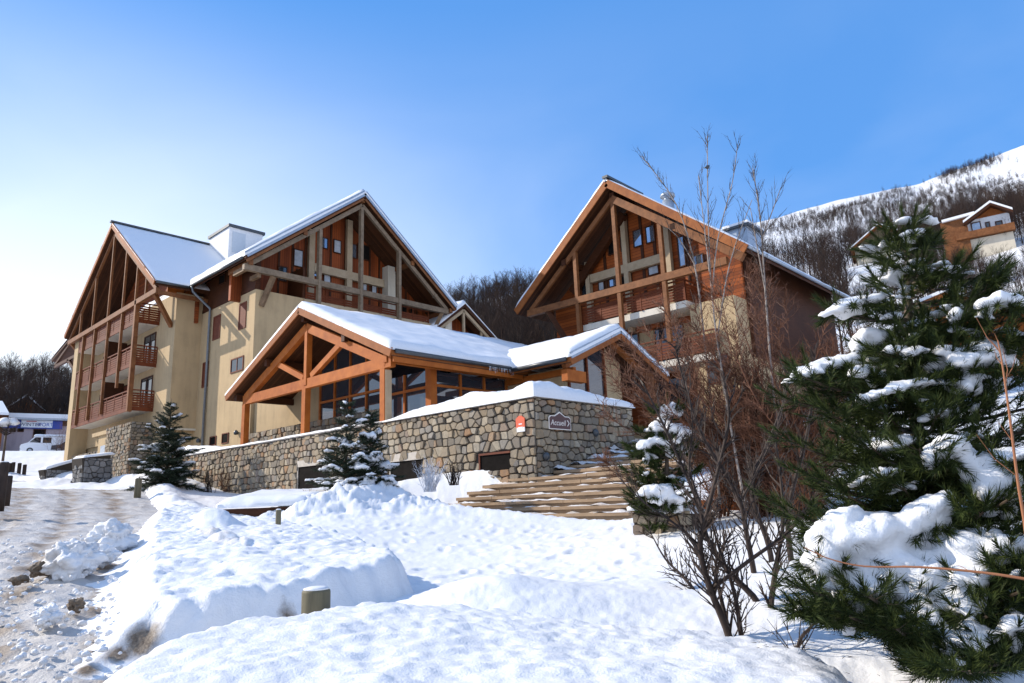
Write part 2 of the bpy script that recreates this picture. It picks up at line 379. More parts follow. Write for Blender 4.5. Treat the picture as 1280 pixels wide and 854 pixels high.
def H0(x, y):
    x = np.asarray(x, float); y = np.asarray(y, float); r = np.hypot(x, y)
    w = sstep(46, 72, r); az = np.arctan2(y, x); wl = sstep(70, 110, r)
    left = sstep(_elev(300,400)[0], _elev(120,450)[0], az)          # the road side stays on the measured ground further out
    w = w*(1-left) + wl*left
    z = tps(x, y)*(1-w) + hill_h(x, y)*w
    out = np.maximum.reduce([13.62-x, x-20.4, 9.3-y, y-np.interp(x, [13.6,14.0,14.9,15.5,15.8], [15.4,16.5,15.7,14.3,13.4]), 0*x])
    return np.minimum(z, np.interp(x, [13.72,15.31,20.6], [-.5,.49,1.65])-.14+np.maximum(out,-.4)*.55+np.maximum(out-4,0)*50)
def ground_z(x, y): return float(H0(x, y))

ROAD = [tuple(atD(*c)[:2]) for c in [(-130,1100,4.2),(-40,840,6.6),(5,740,10.5),(52,672,17),(78,636,26),(70,613,38),(10,600,46),(-90,594,52)]]
def road_dist(x, y):
    best = np.full(np.shape(x), 1e9)
    for (ax, ay), (bx, by) in zip(ROAD[:-1], ROAD[1:]):
        dx, dy = bx-ax, by-ay; t = np.clip(((x-ax)*dx+(y-ay)*dy)/(dx*dx+dy*dy), 0, 1)
        best = np.minimum(best, np.hypot(x-ax-t*dx, y-ay-t*dy))
    return best
def road_half(x, y): return 1.5 + .052*np.hypot(x, y)
def vnoise(X, Y, s, seed, octv=4, amp=1.0, rough=.9):
    f = np.empty(X.size); xf = X.ravel(); yf = Y.ravel()
    for i in range(X.size): f[i] = noise.fractal(Vector((xf[i]*s, yf[i]*s, seed*3.7)), rough, 2.1, octv)
    return f.reshape(X.shape)*amp
def H(x, y):
    """snow surface without the ploughed banks, small lumps left out"""
    return H0(x, y)
def grid_mesh(name, X, Y, Z, mat, closed=False, dirt=None, smooth=True, flip=False):
    nr, nc = X.shape; me = bpy.data.meshes.new(name)
    v = np.stack([X, Y, Z], -1).reshape(-1, 3)
    i = np.arange(nr-1)[:,None]*nc; j = np.arange(nc if closed else nc-1)[None,:]; j1 = (j+1) % nc
    f = np.stack([i+j, i+j1, i+nc+j1, i+nc+j], -1).reshape(-1, 4)
    if flip: f = f[:, ::-1]
    me.vertices.add(len(v)); me.vertices.foreach_set('co', v.astype(np.float32).ravel())
    me.loops.add(f.size); me.loops.foreach_set('vertex_index', f.astype(np.int32).ravel())
    me.polygons.add(len(f)); me.polygons.foreach_set('loop_start', (np.arange(len(f))*4).astype(np.int32))
    me.update(calc_edges=True); me.validate()
    if smooth: me.polygons.foreach_set('use_smooth', [True]*len(me.polygons))
    if dirt is not None:
        a = me.attributes.new('dirt', 'FLOAT', 'POINT'); a.data.foreach_set('value', dirt.astype(np.float32).ravel())
    me.materials.append(mat); o = bpy.data.objects.new(name, me); COL.objects.link(o); return o

def gauss(X, Y, p, s): return np.exp(-((X-p[0])**2+(Y-p[1])**2)/(2*s*s))
GREEN_DIRT = [((1240,805),.0)]
def make_ground():
    cam_az = YAW
    fine = np.linspace(cam_az+R(46), cam_az-R(46), 700); coarse = np.linspace(cam_az-R(47), cam_az+R(46)-2*math.pi-R(1), 60)
    az = np.r_[fine, coarse]; rr = np.exp(np.linspace(math.log(1.2), math.log(105), 560))
    A, Rr = np.meshgrid(az, rr); X = Rr*np.cos(A); Y = Rr*np.sin(A); Z = H(X, Y)
    rd = road_dist(X, Y); hw = road_half(X, Y); inr = 1-sstep(-.35, .25, rd-hw)
    n1 = vnoise(X, Y, .55, 1, 5); n2 = vnoise(X, Y, 2.4, 2, 4); n3 = vnoise(X, Y, 7.0, 5, 3)
    plaza = np.maximum(gauss(X, Y, atD(680,680,13)[:2], 3.3), gauss(X, Y, atD(800,730,9.5)[:2], 2.0))
    far = sstep(60, 100, Rr)
    amp = (1-inr)*(1-.75*np.clip(plaza*1.4, 0, 1))
    Z = Z + (.07*n1+.02*n2)*amp*(1-far) + .010*n3*(.5+amp) + .012*n2*plaza
    # trodden and cut snow heaps against the retaining wall, left of the stairs
    for (px, py, D, s, h) in [(455,622,20.5,.8,.25),(430,640,19.5,.8,.25),(400,650,19,.8,.2),(505,612,20.2,.5,.2),
                              (190,600,40,1.6,.5),(235,606,38,1.2,.3),(110,600,43,1.5,.5),(75,590,48,2.0,.6),(330,618,31,1.0,.25)]:
        p = atD(px, py, D)[:2]; g = gauss(X, Y, p, s); Z = Z + g*h*(1+.14*n2)
    lump = np.zeros(X.shape)
    for (px, py, D, s) in [(560,612,19.6,.8),(520,622,19.3,.9),(470,630,19.2,1.0),(425,640,19,1.0),(380,650,18.5,.8),(590,606,19.4,.6)]: lump = np.maximum(lump, gauss(X, Y, atD(px, py, D)[:2], s))
    Z = Z + lump*(.10*n2+.05*n3+.06)
    # low second mound behind the foreground bank
    p = atD(700, 752, 7.6)[:2]; Z = Z + gauss(X, Y, p, .95)*.24 + gauss(X, Y, atD(610,748,7.7)[:2], .5)*.16
    # footprints and trodden hollows across the forecourt
    fr = random.Random(31)
    for i in range(130):
        px = fr.uniform(430, 840); py = fr.uniform(652, 745); D = 1.0; p = atD(px, py, max(8.6, min(17, 17-(py-650)*.085))); a = fr.uniform(0, 3.14); q = (abs(X-p[0]) < .6) & (abs(Y-p[1]) < .6)
        dx, dy = X[q]-p[0], Y[q]-p[1]; u = dx*math.cos(a)+dy*math.sin(a); v = -dx*math.sin(a)+dy*math.cos(a); d = np.sqrt((u/.15)**2+(v/.08)**2)
        Z[q] += fr.uniform(.5,1.2)*(-.034*np.exp(-d**2)+.012*np.exp(-((d-1.7)/.5)**2))
    # road hollow
    Z = Z - .28*inr
    berm = np.exp(-((rd-hw-.6)/.55)**2)*(Rr > 9)*(.22+.22*np.clip(n1,-.5,1)); Z = Z + berm*np.clip(1-far*2, 0, 1)
    dirt = .55*np.exp(-((rd-hw)/.6)**2)*np.clip(.6+.6*n1, 0, 1)
    nearroad = np.exp(-np.clip(rd-hw-.2, 0, 9)**2/1.0)*(Rr < 14); dirt = np.maximum(dirt, .5*nearroad); Z = Z + nearroad*(.035*n3+.03*n2)
    for (px, py, D, s, d) in [(600,715,10,.35,.55),(665,715,10.5,.25,.5),(565,745,8.3,.3,.6),(700,695,12,.2,.35),(140,600,43.5,.8,.3)]:
        dirt = np.maximum(dirt, d*gauss(X, Y, atD(px, py, D)[:2], s))
    o = grid_mesh('ground', X, Y, Z, M['snow_ground'], closed=True, dirt=dirt, flip=False); o['kind'] = 'structure'
    # near-centre cap
    az2 = np.linspace(0, 2*math.pi, 24)[:-1]; A, Rr = np.meshgrid(az2, np.array([.02, 1.5])); X = Rr*np.cos(A); Y = Rr*np.sin(A); Z = H(X, Y)-.05
    # hill: from the edge of the ground out over the far ridge
    az = np.r_[np.linspace(cam_az+R(50), cam_az-R(50), 420), np.linspace(cam_az-R(51.5), cam_az+R(51)-2*math.pi, 70)]
    rr = np.r_[np.linspace(96, 300, 75), np.linspace(312, 1300, 75)]
    A, Rr = np.meshgrid(az, rr); X = Rr*np.cos(A); Y = Rr*np.sin(A)
    Z = H(X, Y) + vnoise(X, Y, .012, 9, 5)*(1.0+5*sstep(200, 500, Rr)-3*sstep(700,850,Rr))*sstep(100, 180, Rr) - .9*(1-sstep(97, 105, Rr))
    h = grid_mesh('hillside', X, Y, Z, M['hill_snow'], closed=True); h['kind'] = 'structure'
k = NT('hillside snow'); k.rough(.8)
f = k.ramp(k.noise(.02, 9, .72), [(.48,(0,0,0)),(.66,(1,1,1))]); f2 = k.ramp(k.noise(.35, 5, .7), [(.5,(0,0,0)),(.62,(.55,.55,.55))])
k.base(k.cmix(f2, k.cmix(k.math('MULTIPLY', f, .25), (.76,.77,.79), (.22,.18,.15)), (.30,.25,.21))); k.bump(k.noise(.25, 6, .7), .5, .8); M['hill_snow'] = k.m
k = NT('rutted road snow'); k.rough(.6)
at = k.n('ShaderNodeAttribute', attribute_name='dirt')
a = k.noise(3.5, 8, .75); b = k.noise(.9, 5, .6)
f = k.ramp(k.math('ADD', k.math('MULTIPLY', at.outputs['Fac'], .75), k.math('SUBTRACT', k.math('ADD', k.math('MULTIPLY', a, .6), k.math('MULTIPLY', b, .5)), .52)), [(.08,(0,0,0)),(.75,(1,1,1))])
k.base(k.cmix(f, (.52,.50,.48), k.ramp(a, [(.3,(.17,.12,.08)),(.7,(.36,.28,.21))]))); k.bump(k.math('ADD', a, k.noise(16, 5, .7)), .7, .05); M['road'] = k.m
make_ground()

def make_road():
    P = [Vector((x, y, 0)) for x, y in ROAD]; C = []
    for i in range(len(P)-1):                     # Catmull-Rom centre line
        p0, p1, p2, p3 = P[max(i-1,0)], P[i], P[i+1], P[min(i+2,len(P)-1)]
        for q in np.linspace(0, 1, 60, endpoint=False):
            C.append(.5*((2*p1)+(p2-p0)*q+(2*p0-5*p1+4*p2-p3)*q*q+(3*p1-p0-3*p2+p3)*q**3))
    C.append(P[-1]); C = np.array([(c.x, c.y) for c in C]); T = np.gradient(C, axis=0); T /= np.linalg.norm(T, axis=1)[:,None]; Nn = np.c_[-T[:,1], T[:,0]]
    s = np.linspace(-1.12, 1.12, 70); hw = road_half(C[:,0], C[:,1])
    X = C[:,0,None]+Nn[:,0,None]*s*hw[:,None]; Y = C[:,1,None]+Nn[:,1,None]*s*hw[:,None]
    Z = H(X, Y) - .085
    n = vnoise(X, Y, 2.0, 4, 4); n2 = vnoise(X, Y, 6, 6, 3)
    ss = np.broadcast_to(s, X.shape)
    rut = sum(np.exp(-((ss-c)/w)**2) for c, w in ((-.52,.10),(.42,.12),(-.05,.09),(.78,.08)))
    Z = Z + .05*n + .03*n2 - .035*rut - .35*sstep(.95, 1.12, np.abs(ss))
    o = grid_mesh('road', X, Y, Z, M['road'], dirt=np.clip(.9*rut*(.6+.9*n)+.35*n+.1, 0, 1)); o['kind'] = 'structure'
make_road()

# ---------------------------------------------------------------- ploughed banks with a cut edge
def poly_dist(X, Y, poly):
    d = np.full(X.shape, 1e9); ins = np.zeros(X.shape, bool); n = len(poly)
    for i in range(n):
        ax, ay = poly[i]; bx, by = poly[(i+1)%n]; dx, dy = bx-ax, by-ay
        t = np.clip(((X-ax)*dx+(Y-ay)*dy)/(dx*dx+dy*dy), 0, 1); d = np.minimum(d, np.hypot(X-ax-t*dx, Y-ay-t*dy))
        c = (ay > Y) != (by > Y); ins ^= c & (X < (bx-ax)*(Y-ay)/(by-ay+1e-12)+ax)
    return np.where(ins, d, -d)
def tps_local(pts, lam=.05):
    P = np.array(pts); W = _tps_fit(P, lam)
    def f(x, y):
        o = W[-3]+W[-2]*x+W[-1]*y
        for i in range(len(P)):
            d2 = (x-P[i,0])**2+(y-P[i,1])**2; o = o+W[i]*1e-2*.5*d2*np.log(d2+1e-12)
        return o
    return f
def bank(name, label, outline, tops, res, edge, n_amp, dirts, lump=1.0, soft=False):
    poly = [tuple(atD(*c)[:2]) for c in outline]; top = tps_local([tuple(atD(*c)) for c in tops])
    xs = [p[0] for p in poly]; ys = [p[1] for p in poly]
    X, Y = np.meshgrid(np.arange(min(xs)-.3, max(xs)+.3, res), np.arange(min(ys)-.3, max(ys)+.3, res))
    n1 = vnoise(X, Y, 1.6, 11, 5); n2 = vnoise(X, Y, 5.5, 12, 4); n3 = vnoise(X, Y, 10, 13, 3)
    d = poly_dist(X, Y, poly) + n1*.06 + n2*.025
    az_ = np.arctan2(Y, X); wide = sstep(_elev(240,720)[0], _elev(120,720)[0], az_) if soft else 0*X
    m = sstep(0, edge+1.15*wide, d)**.75; n_amp = n_amp*(1+1.2*wide)
    g = H(X, Y)-.12; t = top(X, Y)+.05
    Z = g + np.maximum(t-g, .12)*m + (n_amp*n1 + .45*n_amp*n2*lump + .016*n3)*m
    dirt = np.zeros(X.shape)
    for (px, py, D, s, a) in dirts: dirt = np.maximum(dirt, a*gauss(X, Y, atD(px, py, D)[:2], s))
    o = grid_mesh(name, X, Y, Z, M['snow_bank'], dirt=dirt)
    # drop the faces well outside the bank
    import bmesh
    bm = bmesh.new(); bm.from_mesh(o.data); bm.verts.ensure_lookup_table(); dd = d.ravel()
    bmesh.ops.delete(bm, geom=[v for i, v in enumerate(bm.verts) if dd[i] < -.06], context='VERTS')
    ed = [e for e in bm.edges if e.is_boundary]; r = bmesh.ops.extrude_edge_only(bm, edges=ed)
    for v in r['geom']:
        if isinstance(v, bmesh.types.BMVert): v.co.z -= .5
    bm.to_mesh(o.data); bm.free()
    return tag(o, label, 'snow bank', 'ploughed snow banks')
bank('snow_bank', 'big ploughed snow bank with a dirty cut front edge, behind the short wooden post', 
     [(70,830,6.8),(205,806,7.0),(300,788,7.15),(400,772,7.4),(470,756,7.9),(530,742,8.5),(500,712,10.2),(470,690,12.3),(400,668,15.5),(330,652,19),(240,640,24),(185,645,23.5),(150,668,17),(120,712,11.5),(90,770,8.6)],
     [(168,757,7.4),(241,742,7.55),(330,728,7.8),(420,710,8.3),(485,692,9.2),(470,684,11.3),(300,690,10),(200,700,9.8),(150,706,10.6),(350,668,13.5),(250,662,15),(180,664,16),(300,646,20),(210,634,23.5),(110,780,7.7),(190,640,20)],
     .04, .34, .06, [(150,785,7.15,.10,.95),(178,783,7.25,.13,1.0),(232,797,7.05,.09,.9),(110,815,7.0,.10,.85),(335,778,7.2,.10,.9),(362,770,7.35,.09,.9),(95,752,9.0,.13,.85),(70,770,8,.3,.35)], 1.0, True)
bank('snow_bank', 'smooth wide foreground snow bank in front of the short wooden post',
     [(-60,1100,3.3),(10,870,5.0),(120,828,5.6),(213,806,6.0),(286,786,6.35),(379,772,6.6),(469,772,6.9),(540,760,7.05),(640,786,6.9),(740,800,6.6),(900,806,6.5),(1010,822,6.3),(1150,870,5.2),(1250,1100,3.2),(600,1700,2.0)],
     [(51,836,5.1),(120,822,5.2),(213,800,5.5),(286,780,5.8),(379,765,6.1),(469,764,6.3),(527,753,6.5),(590,760,6.4),(640,778,6.3),(740,793,6.1),(900,799,6.0),(1000,813,5.8),(1120,850,4.9),(100,900,4.2),(400,860,4.0),(700,870,4.0),(1000,880,4.1),(300,820,4.8),(600,820,4.9),(850,830,5.0)],
     .033, .55, .035, [(130,846,4.9,.07,.8),(620,850,4.3,.05,.5),(20,850,5,.3,.4)], .8)

def rock_lump(mb, c, r, rng, squash=.75, sub=2, amp=.5):
    import bmesh
    bm = bmesh.new(); bmesh.ops.create_icosphere(bm, subdivisions=sub, radius=1); off = Vector((rng.random()*50, rng.random()*50, rng.random()*50))
    vs = []
    for v in bm.verts:
        k = 1 + amp*noise.fractal(v.co*1.3+off, .9, 2, 4) + .18*amp*noise.noise(v.co*4.5+off) + .06*amp*noise.noise(v.co*11+off); p = v.co*k; vs.append((c[0]+p.x*r*(1+.2*math.sin(off.x)), c[1]+p.y*r, c[2]+p.z*r*squash))
    fs = [tuple(v.index for v in f.verts) for f in bm.faces]; bm.free(); mb.add(vs, fs); return mb
M['snow_chunk'] = mat_snow('dirty snow chunk', dirt=.75, bump=.6, big=.06)
M['soil_chunk'] = mat_plain('frozen soil', (.15,.11,.075), .9, .45, nscale=9, bump=.7)
rng = random.Random(5)
chunks = [(92,706,11.6,.36,'snow_chunk','largest dirty snow chunk beside the road'),(140,684,14.2,.36,'snow_chunk','dirty snow chunk farther up, against the ploughed bank'),(52,705,11.6,.12,'soil_chunk','brown clod of frozen soil left of the largest snow chunk'),
          (128,704,12.2,.19,'snow_chunk','small rounded snow chunk between the two larger ones'),(95,753,9.0,.10,'soil_chunk','brown soil clod stuck in the edge of the ploughed bank'),(60,768,8.6,.14,'snow_chunk','small dirty snow lump on the churned snow below the largest chunk'),
          (26,716,11,.08,'soil_chunk','small brown clod at the left end of the row of chunks')]
for (px, py, D, r, m, lab) in chunks:
    p = atD(px, py, D); z = ground_z(p[0], p[1]); mb = MB(); rock_lump(mb, (p[0], p[1], z+r*.35), r*.95, rng, sub=5)
    tag(mb.build('snow_chunk' if m == 'snow_chunk' else 'soil_clod', M[m], None, True), lab, 'snow chunk' if m == 'snow_chunk' else 'clod', 'lumps left by the plough')
mb = MB()
for i in range(330):
    px = rng.uniform(-30, 150); py = rng.uniform(715, 850); D = 1.33*880/(py-646)*rng.uniform(.97,1.03); p = atD(px, py, D); z = ground_z(p[0], p[1])
    rock_lump(mb, (p[0], p[1], z+.0), rng.uniform(.012,.04), rng, sub=1)
cr = mb.build('rubble', M['snow_chunk'], None, True); cr['kind'] = 'stuff'; cr['label'] = 'small churned crumbs of dirty snow beside the road'; cr['category'] = 'snow crumbs'
# ---------------------------------------------------------------- building helpers
def snow_quad(mb, A, B, C, D, th, nu=60, nv=26, seed=0, open_edges='', over=.06, base=.02, amp=.25, taper=None):
    """snow lying on the roof quad A-B (eave) C-D (ridge: C above B, D above A); edges named in open_edges ('r' ridge) keep full depth"""
    A, B, C, D = map(Vector, (A, B, C, D)); L = (B-A).length; Wd = (D-A).length; du = (B-A).normalized()*over; dv = (D-A).normalized()*over
    A, B, C, D = A-du-dv, B+du-dv, C+du, D-du
    V = []
    for j in range(nv+1):
        for i in range(nu+1):
            u, v = i/nu, j/nv; p = A.lerp(B, u).lerp(D.lerp(C, u), v)
            e = min((u*L) if 'a' not in open_edges else 9, ((1-u)*L) if 'b' not in open_edges else 9, v*Wd if 'e' not in open_edges else 9, (1-v)*Wd if 'r' not in open_edges else 9)
            k = min(1, e/.26); k = math.sqrt(max(0, 1-(1-k)**2))
            n = noise.fractal(Vector((p.x*.45, p.y*.45, seed*3.1)), .9, 2.1, 4)+.5*noise.noise(Vector((p.x*1.7, p.y*1.7, seed)))
            t = th*(1+amp*n); t *= taper(u, v) if taper else 1
            if j < 2: p = p-dv.normalized()*(.09*noise.fractal(Vector((p.x*.9, p.y*.9, seed+5.0)), .9, 2.1, 3))*(1-j*.5)
            V.append((p.x, p.y, p.z+base+max(.01, t)*(.34+.66*k)))
    n0 = len(V); nb = (nu+1)*(nv+1)
    for j in range(nv+1):
        for i in range(nu+1):
            u, v = i/nu, j/nv; p = A.lerp(B, u).lerp(D.lerp(C, u), v); V.append((p.x, p.y, p.z+base))
    F = []; idx = lambda i, j: j*(nu+1)+i
    for j in range(nv):
        for i in range(nu):
            F.append((idx(i,j), idx(i+1,j), idx(i+1,j+1), idx(i,j+1)))
    rim = [idx(i,0) for i in range(nu+1)]+[idx(nu,j) for j in range(1,nv+1)]+[idx(i,nv) for i in range(nu-1,-1,-1)]+[idx(0,j) for j in range(nv-1,0,-1)]
    for a, b in zip(rim, rim[1:]+rim[:1]): F.append((b, a, a+nb, b+nb))
    mb.add(V, F); return mb

def clip_half(poly, a, b, c):                     # keep a*x+b*y<=c
    out = []
    for i in range(len(poly)):
        p, q = poly[i], poly[(i+1)%len(poly)]; fp = a*p[0]+b*p[1]-c; fq = a*q[0]+b*q[1]-c
        if fp <= 0: out.append(p)
        if fp*fq < 0: t = fp/(fp-fq); out.append((p[0]+(q[0]-p[0])*t, p[1]+(q[1]-p[1])*t))
    return out
def stones(mb, O, U, V, N, W, Hh, rng, size=.34, holes=(), bot=None, topf=None):
    """irregular field stones standing proud of a wall plane: O origin, U/V in-plane unit vectors, N outward"""
    O, U, V, N = map(Vector, (O, U, V, N)); seeds = []; wts = []; y = -.1
    while y < Hh+.2:
        rh = size*rng.choice((.45,.7,.95,1.25)); x = -rng.random()*.4
        while x < W+.3:
            w = size*rng.uniform(.5, 1.5); seeds.append((x+w/2+rng.uniform(-.04,.04), y+rh/2+rng.uniform(-.05,.05))); x += w; wts.append((size*rng.choice((.15,.25,.38,.5)))**2)
        y += rh*.95
    cell = {}
    for i, s in enumerate(seeds): cell.setdefault((int(s[0]//1), int(s[1]//1)), []).append(i)
    KY = 1.55
    for i, s in enumerate(seeds):
        if not (-.2 < s[0] < W+.2 and -.2 < s[1] < Hh+.2): continue
        if bot is not None and s[1] < bot(s[0]): continue
        if any(h[0]-.02 < s[0] < h[2]+.02 and h[1]-.02 < s[1] < h[3]+.02 for h in holes): continue
        x0, x1, y0, y1 = max(0, s[0]-.8), min(W, s[0]+.8), max(0, s[1]-.8), min(Hh, s[1]+.8)
        if x1-x0 < .05 or y1-y0 < .05: continue
        poly = [(x0,y0),(x1,y0),(x1,y1),(x0,y1)]; cx, cy = int(s[0]//1), int(s[1]//1)
        for gx in (-1,0,1):
            for gy in (-1,0,1):
                for j in cell.get((cx+gx, cy+gy), ()):
                    if j == i: continue
                    q = seeds[j]; a, b = q[0]-s[0], (q[1]-s[1])*KY*KY; poly = clip_half(poly, a, b, (q[0]**2-s[0]**2+KY*KY*(q[1]**2-s[1]**2)-wts[j]+wts[i])/2)
                    if len(poly) < 3: break
                if len(poly) < 3: break
            if len(poly) < 3: break
        if len(poly) < 3: continue
        for h in holes:                            # keep clear of openings: clip on the nearest side
            if min(p[0] for p in poly) < h[2] and max(p[0] for p in poly) > h[0] and min(p[1] for p in poly) < h[3] and max(p[1] for p in poly) > h[1]:
                opts = [(h[0]-s[0], (1,0,h[0])), (s[0]-h[2], (-1,0,-h[2])), (h[1]-s[1], (0,1,h[1])), (s[1]-h[3], (0,-1,-h[3]))]
                poly = clip_half(poly, *max(opts)[1])
                if len(poly) < 3: break
        if len(poly) < 3: continue
        cxm = sum(p[0] for p in poly)/len(poly); cym = sum(p[1] for p in poly)/len(poly)
        if len(poly) >= 3 and abs(sum(p[0]*q[1]-q[0]*p[1] for p, q in zip(poly, poly[1:]+poly[:1])))/2 < .006: continue
        rad = min(math.hypot(p[0]-cxm, p[1]-cym) for p in poly)
        if rad < .05: continue
        gap = rng.uniform(.006, .022); sh = max(.5, 1-gap/rad)
        poly = [(cxm+(p[0]-cxm)*sh, cym+(p[1]-cym)*sh) for p in poly]
        ch = []
        for k in range(len(poly)):                 # round the corners
            p, q = poly[k], poly[(k+1)%len(poly)]; ch += [(p[0]*.9+q[0]*.1, p[1]*.9+q[1]*.1), (p[0]*.1+q[0]*.9, p[1]*.1+q[1]*.9)]
        d = rng.uniform(.03, .11); tu, tv = rng.uniform(-.05,.05), rng.uniform(-.05,.05); n = len(ch); vs = []
        for lvl, (dd, sc) in enumerate(((0,1),(d*.65,.985),(d,.86))):
            for p in ch:
                uu = cxm+(p[0]-cxm)*sc; vv = cym+(p[1]-cym)*sc
                vs.append(O+U*uu+V*vv+N*(dd*(1+tu*(p[0]-cxm)/max(rad,.1)*4+tv*(p[1]-cym)/max(rad,.1)*4)))
        mb.add(vs, [tuple(range(2*n,3*n))]+[(a*n+k, a*n+(k+1)%n, (a+1)*n+(k+1)%n, (a+1)*n+k) for a in (0,1) for k in range(n)])
    return mb
def window(parent, ax, c, a0, a1, z0, z1, fmat, gmat, out=-1, name='window', fw=.07, mull=0, label=None, sill=None):
    """a window set on the plane (axis ax = c): frame mesh with the pane as its sub-part"""
    a0, a1 = sorted((a0,a1)); z0, z1 = sorted((z0,z1)); f = MB()
    def bx(mb, u0, u1, w0, w1, d0, d1):
        d0, d1 = c+out*d0, c+out*d1
        if ax == 0: mb.box(d0, d1, u0, u1, w0, w1)
        else: mb.box(u0, u1, d0, d1, w0, w1)
    bx(f, a0, a0+fw, z0, z1, -.02, .05); bx(f, a1-fw, a1, z0, z1, -.02, .05); bx(f, a0+fw, a1-fw, z1-fw, z1, -.02, .048); bx(f, a0+fw, a1-fw, z0, z0+fw, -.02, .052)
    for k in range(mull):
        u = a0+(a1-a0)*(k+1)/(mull+1); bx(f, u-.025, u+.025, z0+fw, z1-fw, -.01, .04)
    if sill: bx(f, a0-.08, a1+.08, z0-.07, z0-.002, -.02, .1)
    o = f.build(name, fmat, parent)
    g = MB(); bx(g, a0+fw, a1-fw, z0+fw, z1-fw, -.02, .015); p = g.build('pane', gmat, o)
    if label: o['label'] = label
    return o
def px_rect(plane, x0, y0, x1, y1, c):
    f = onX if plane == 0 else onY; a = 1 if plane == 0 else 0
    xm, ym = (x0+x1)/2, (y0+y1)/2; l, r = f(x0, ym, c)[a], f(x1, ym, c)[a]; return l, r, f(xm, y1, c)[2], f(xm, y0, c)[2]
def winpx(parent, plane, c, rect, fmat, gmat, **k):
    a0, a1, z0, z1 = px_rect(plane, *rect, c); return window(parent, plane, c, a0, a1, z0, z1, fmat, gmat, **k)
SPLIT = {'post','base_stones_','stone_base','column','battens','bracket','beam','purlin','gable_post','rafter','rake_board','tie_beam','wall','gutter','side_roof'}
SING = {'battens':'batten'}
def build1(name, mat, parent, fn, smooth=False):
    mb = MB(); fn(mb)
    if name in SPLIT:                             # every separate piece becomes an object of its own
        par = list(range(len(mb.v)))
        def fd(i):
            while par[i] != i: par[i] = par[par[i]]; i = par[i]
            return i
        for f in mb.f:
            a = fd(f[0])
            for i in f[1:]: par[fd(i)] = a
        groups = {}
        for f in mb.f: groups.setdefault(fd(f[0]), []).append(f)
        out = None
        for fs in groups.values():
            ids = sorted({i for f in fs for i in f}); mp = {i: k for k, i in enumerate(ids)}; m2 = MB(); m2.v = [mb.v[i] for i in ids]; m2.f = [tuple(mp[i] for i in f) for f in fs]; out = m2.build(SING.get(name, name), mat, parent, smooth)
        return out
    return mb.build(name, mat, parent, smooth)
def railing(parent, p, q, h, mat, n_slat=4, top_gap=True, posts=True, name='railing', gapz=.0):
    """horizontal board railing from p to q (floor level)"""
    mb = MB(); p, q = Vector(p), Vector(q); L = (q-p).length
    up = Vector((0,0,1))
    zs = [.06+.145*k for k in range(n_slat)]
    for z in zs: mb.beam(p+up*(z+.06), q+up*(z+.06), .03, .118)
    mb.beam(p+up*(h*.80), q+up*(h*.80), .035, .09); mb.beam(p+up*h, q+up*h, .09, .07)
    n = max(2, int(L/1.3)); d = (q-p)
    for i in range(n+1): c = p+d*(i/n); mb.beam(c+up*.0, c+up*(h-.04), .07, .07)
    return mb.build(name, mat, parent)

# ================================================================ large chalet with two crossed gables (left)
Xm, Yw, Ym, Xw = 18.0, 43.4, 36.4, 16.4
main = thing('apartment_chalet', 'large ochre chalet with crossed snowy gables and stacked balconies, behind the stone wall', 'building', (24, 46, 3))
build1('wall', M['stucco'], main, lambda m: (m.box(Xm, 31.6, Ym, 62, 1.0, 12.25), m.box(Xw, Xm+.5, Yw, 59.3, 4.95, 13.4), m.box(Xw+.12, Xm+.4, Yw+.25, 59.2, .5, 4.949), m.box(15.25, Xw, 58.4, 59.3, 1.5, 13.2)))
build1('cornice', M['stucco_pale'], main, lambda m: (m.box(Xw-.04, Xm-.003, Yw-.05, Yw-.001, 4.92, 5.04),))
# upper wood cladding below the eaves of the long side
build1('cladding', M['wood_dark'], main, lambda m: (m.box(Xm+.02, Xm+.3, Ym+.1, Yw+.3, 12.25, 14.3), m.box(Xm-.012, Xm+.019, Ym+.1, Yw-.01, 12.28, 12.5)))
def gable_wall_x(mb, c0, c1, yc, half, z0, ze, zr): mb.prism([(yc-half,z0),(yc+half,z0),(yc+half,ze),(yc,zr),(yc-half,ze)], 0, c0, c1)
def gable_wall_y(mb, c0, c1, xc, half, z0, ze, zr): mb.prism([(xc-half,z0),(xc+half,z0),(xc+half,ze),(xc,zr),(xc-half,ze)], 1, c0, c1)
# roofs (ridge of the main gable along Y at x=24.7, ridge of the wing along X at y=51.4)
RX0, RX1, RXc, ZE, ZR, RY = 16.9, 32.45, 24.68, 13.75, 19.78, 35.5
WY0, WY1, WYc, WZE, WZR, WX = 42.55, 60.25, 51.4, 13.6, 19.95, 14.75
def roof_part(name, mat, quad, th, snow, seed, parent, soff=None, **k):
    r = build1(name, mat, parent, lambda m: m.slab(quad, th))
    if soff: 
        q = [Vector(p)-Vector((0,0,th+.004)) for p in quad]; build1('soffit', soff, r, lambda m: m.slab(q, .03))
    mb = MB(); snow_quad(mb, *quad, snow, seed=seed, **k); mb.build('roof_snow', M['roof_snow'], r, True)
    return r
roof_part('roof', M['wood_dark'], [(RX0,62,ZE),(RX0,RY,ZE),(RXc,RY,ZR),(RXc,62,ZR)], .22, .42, 1, main, M['soffit_y'], open_edges='r', nu=90)
roof_part('roof', M['wood_dark'], [(RX1,RY,ZE-.2),(RX1,62,ZE-.2),(RXc,62,ZR),(RXc,RY,ZR)], .22, .40, 2, main, M['soffit_y'], open_edges='r')
roof_part('roof', M['wood_dark'], [(WX,WY0,WZE),(RXc,WY0,WZE),(RXc,WYc,WZR),(WX,WYc,WZR)], .22, .10, 3, main, M['soffit'], open_edges='rb', amp=.35)
roof_part('roof', M['wood_dark'], [(RXc,WY1,WZE),(WX,WY1,WZE),(WX,WYc,WZR),(RXc,WYc,WZR)], .22, .10, 4, main, M['soffit'], open_edges='r')
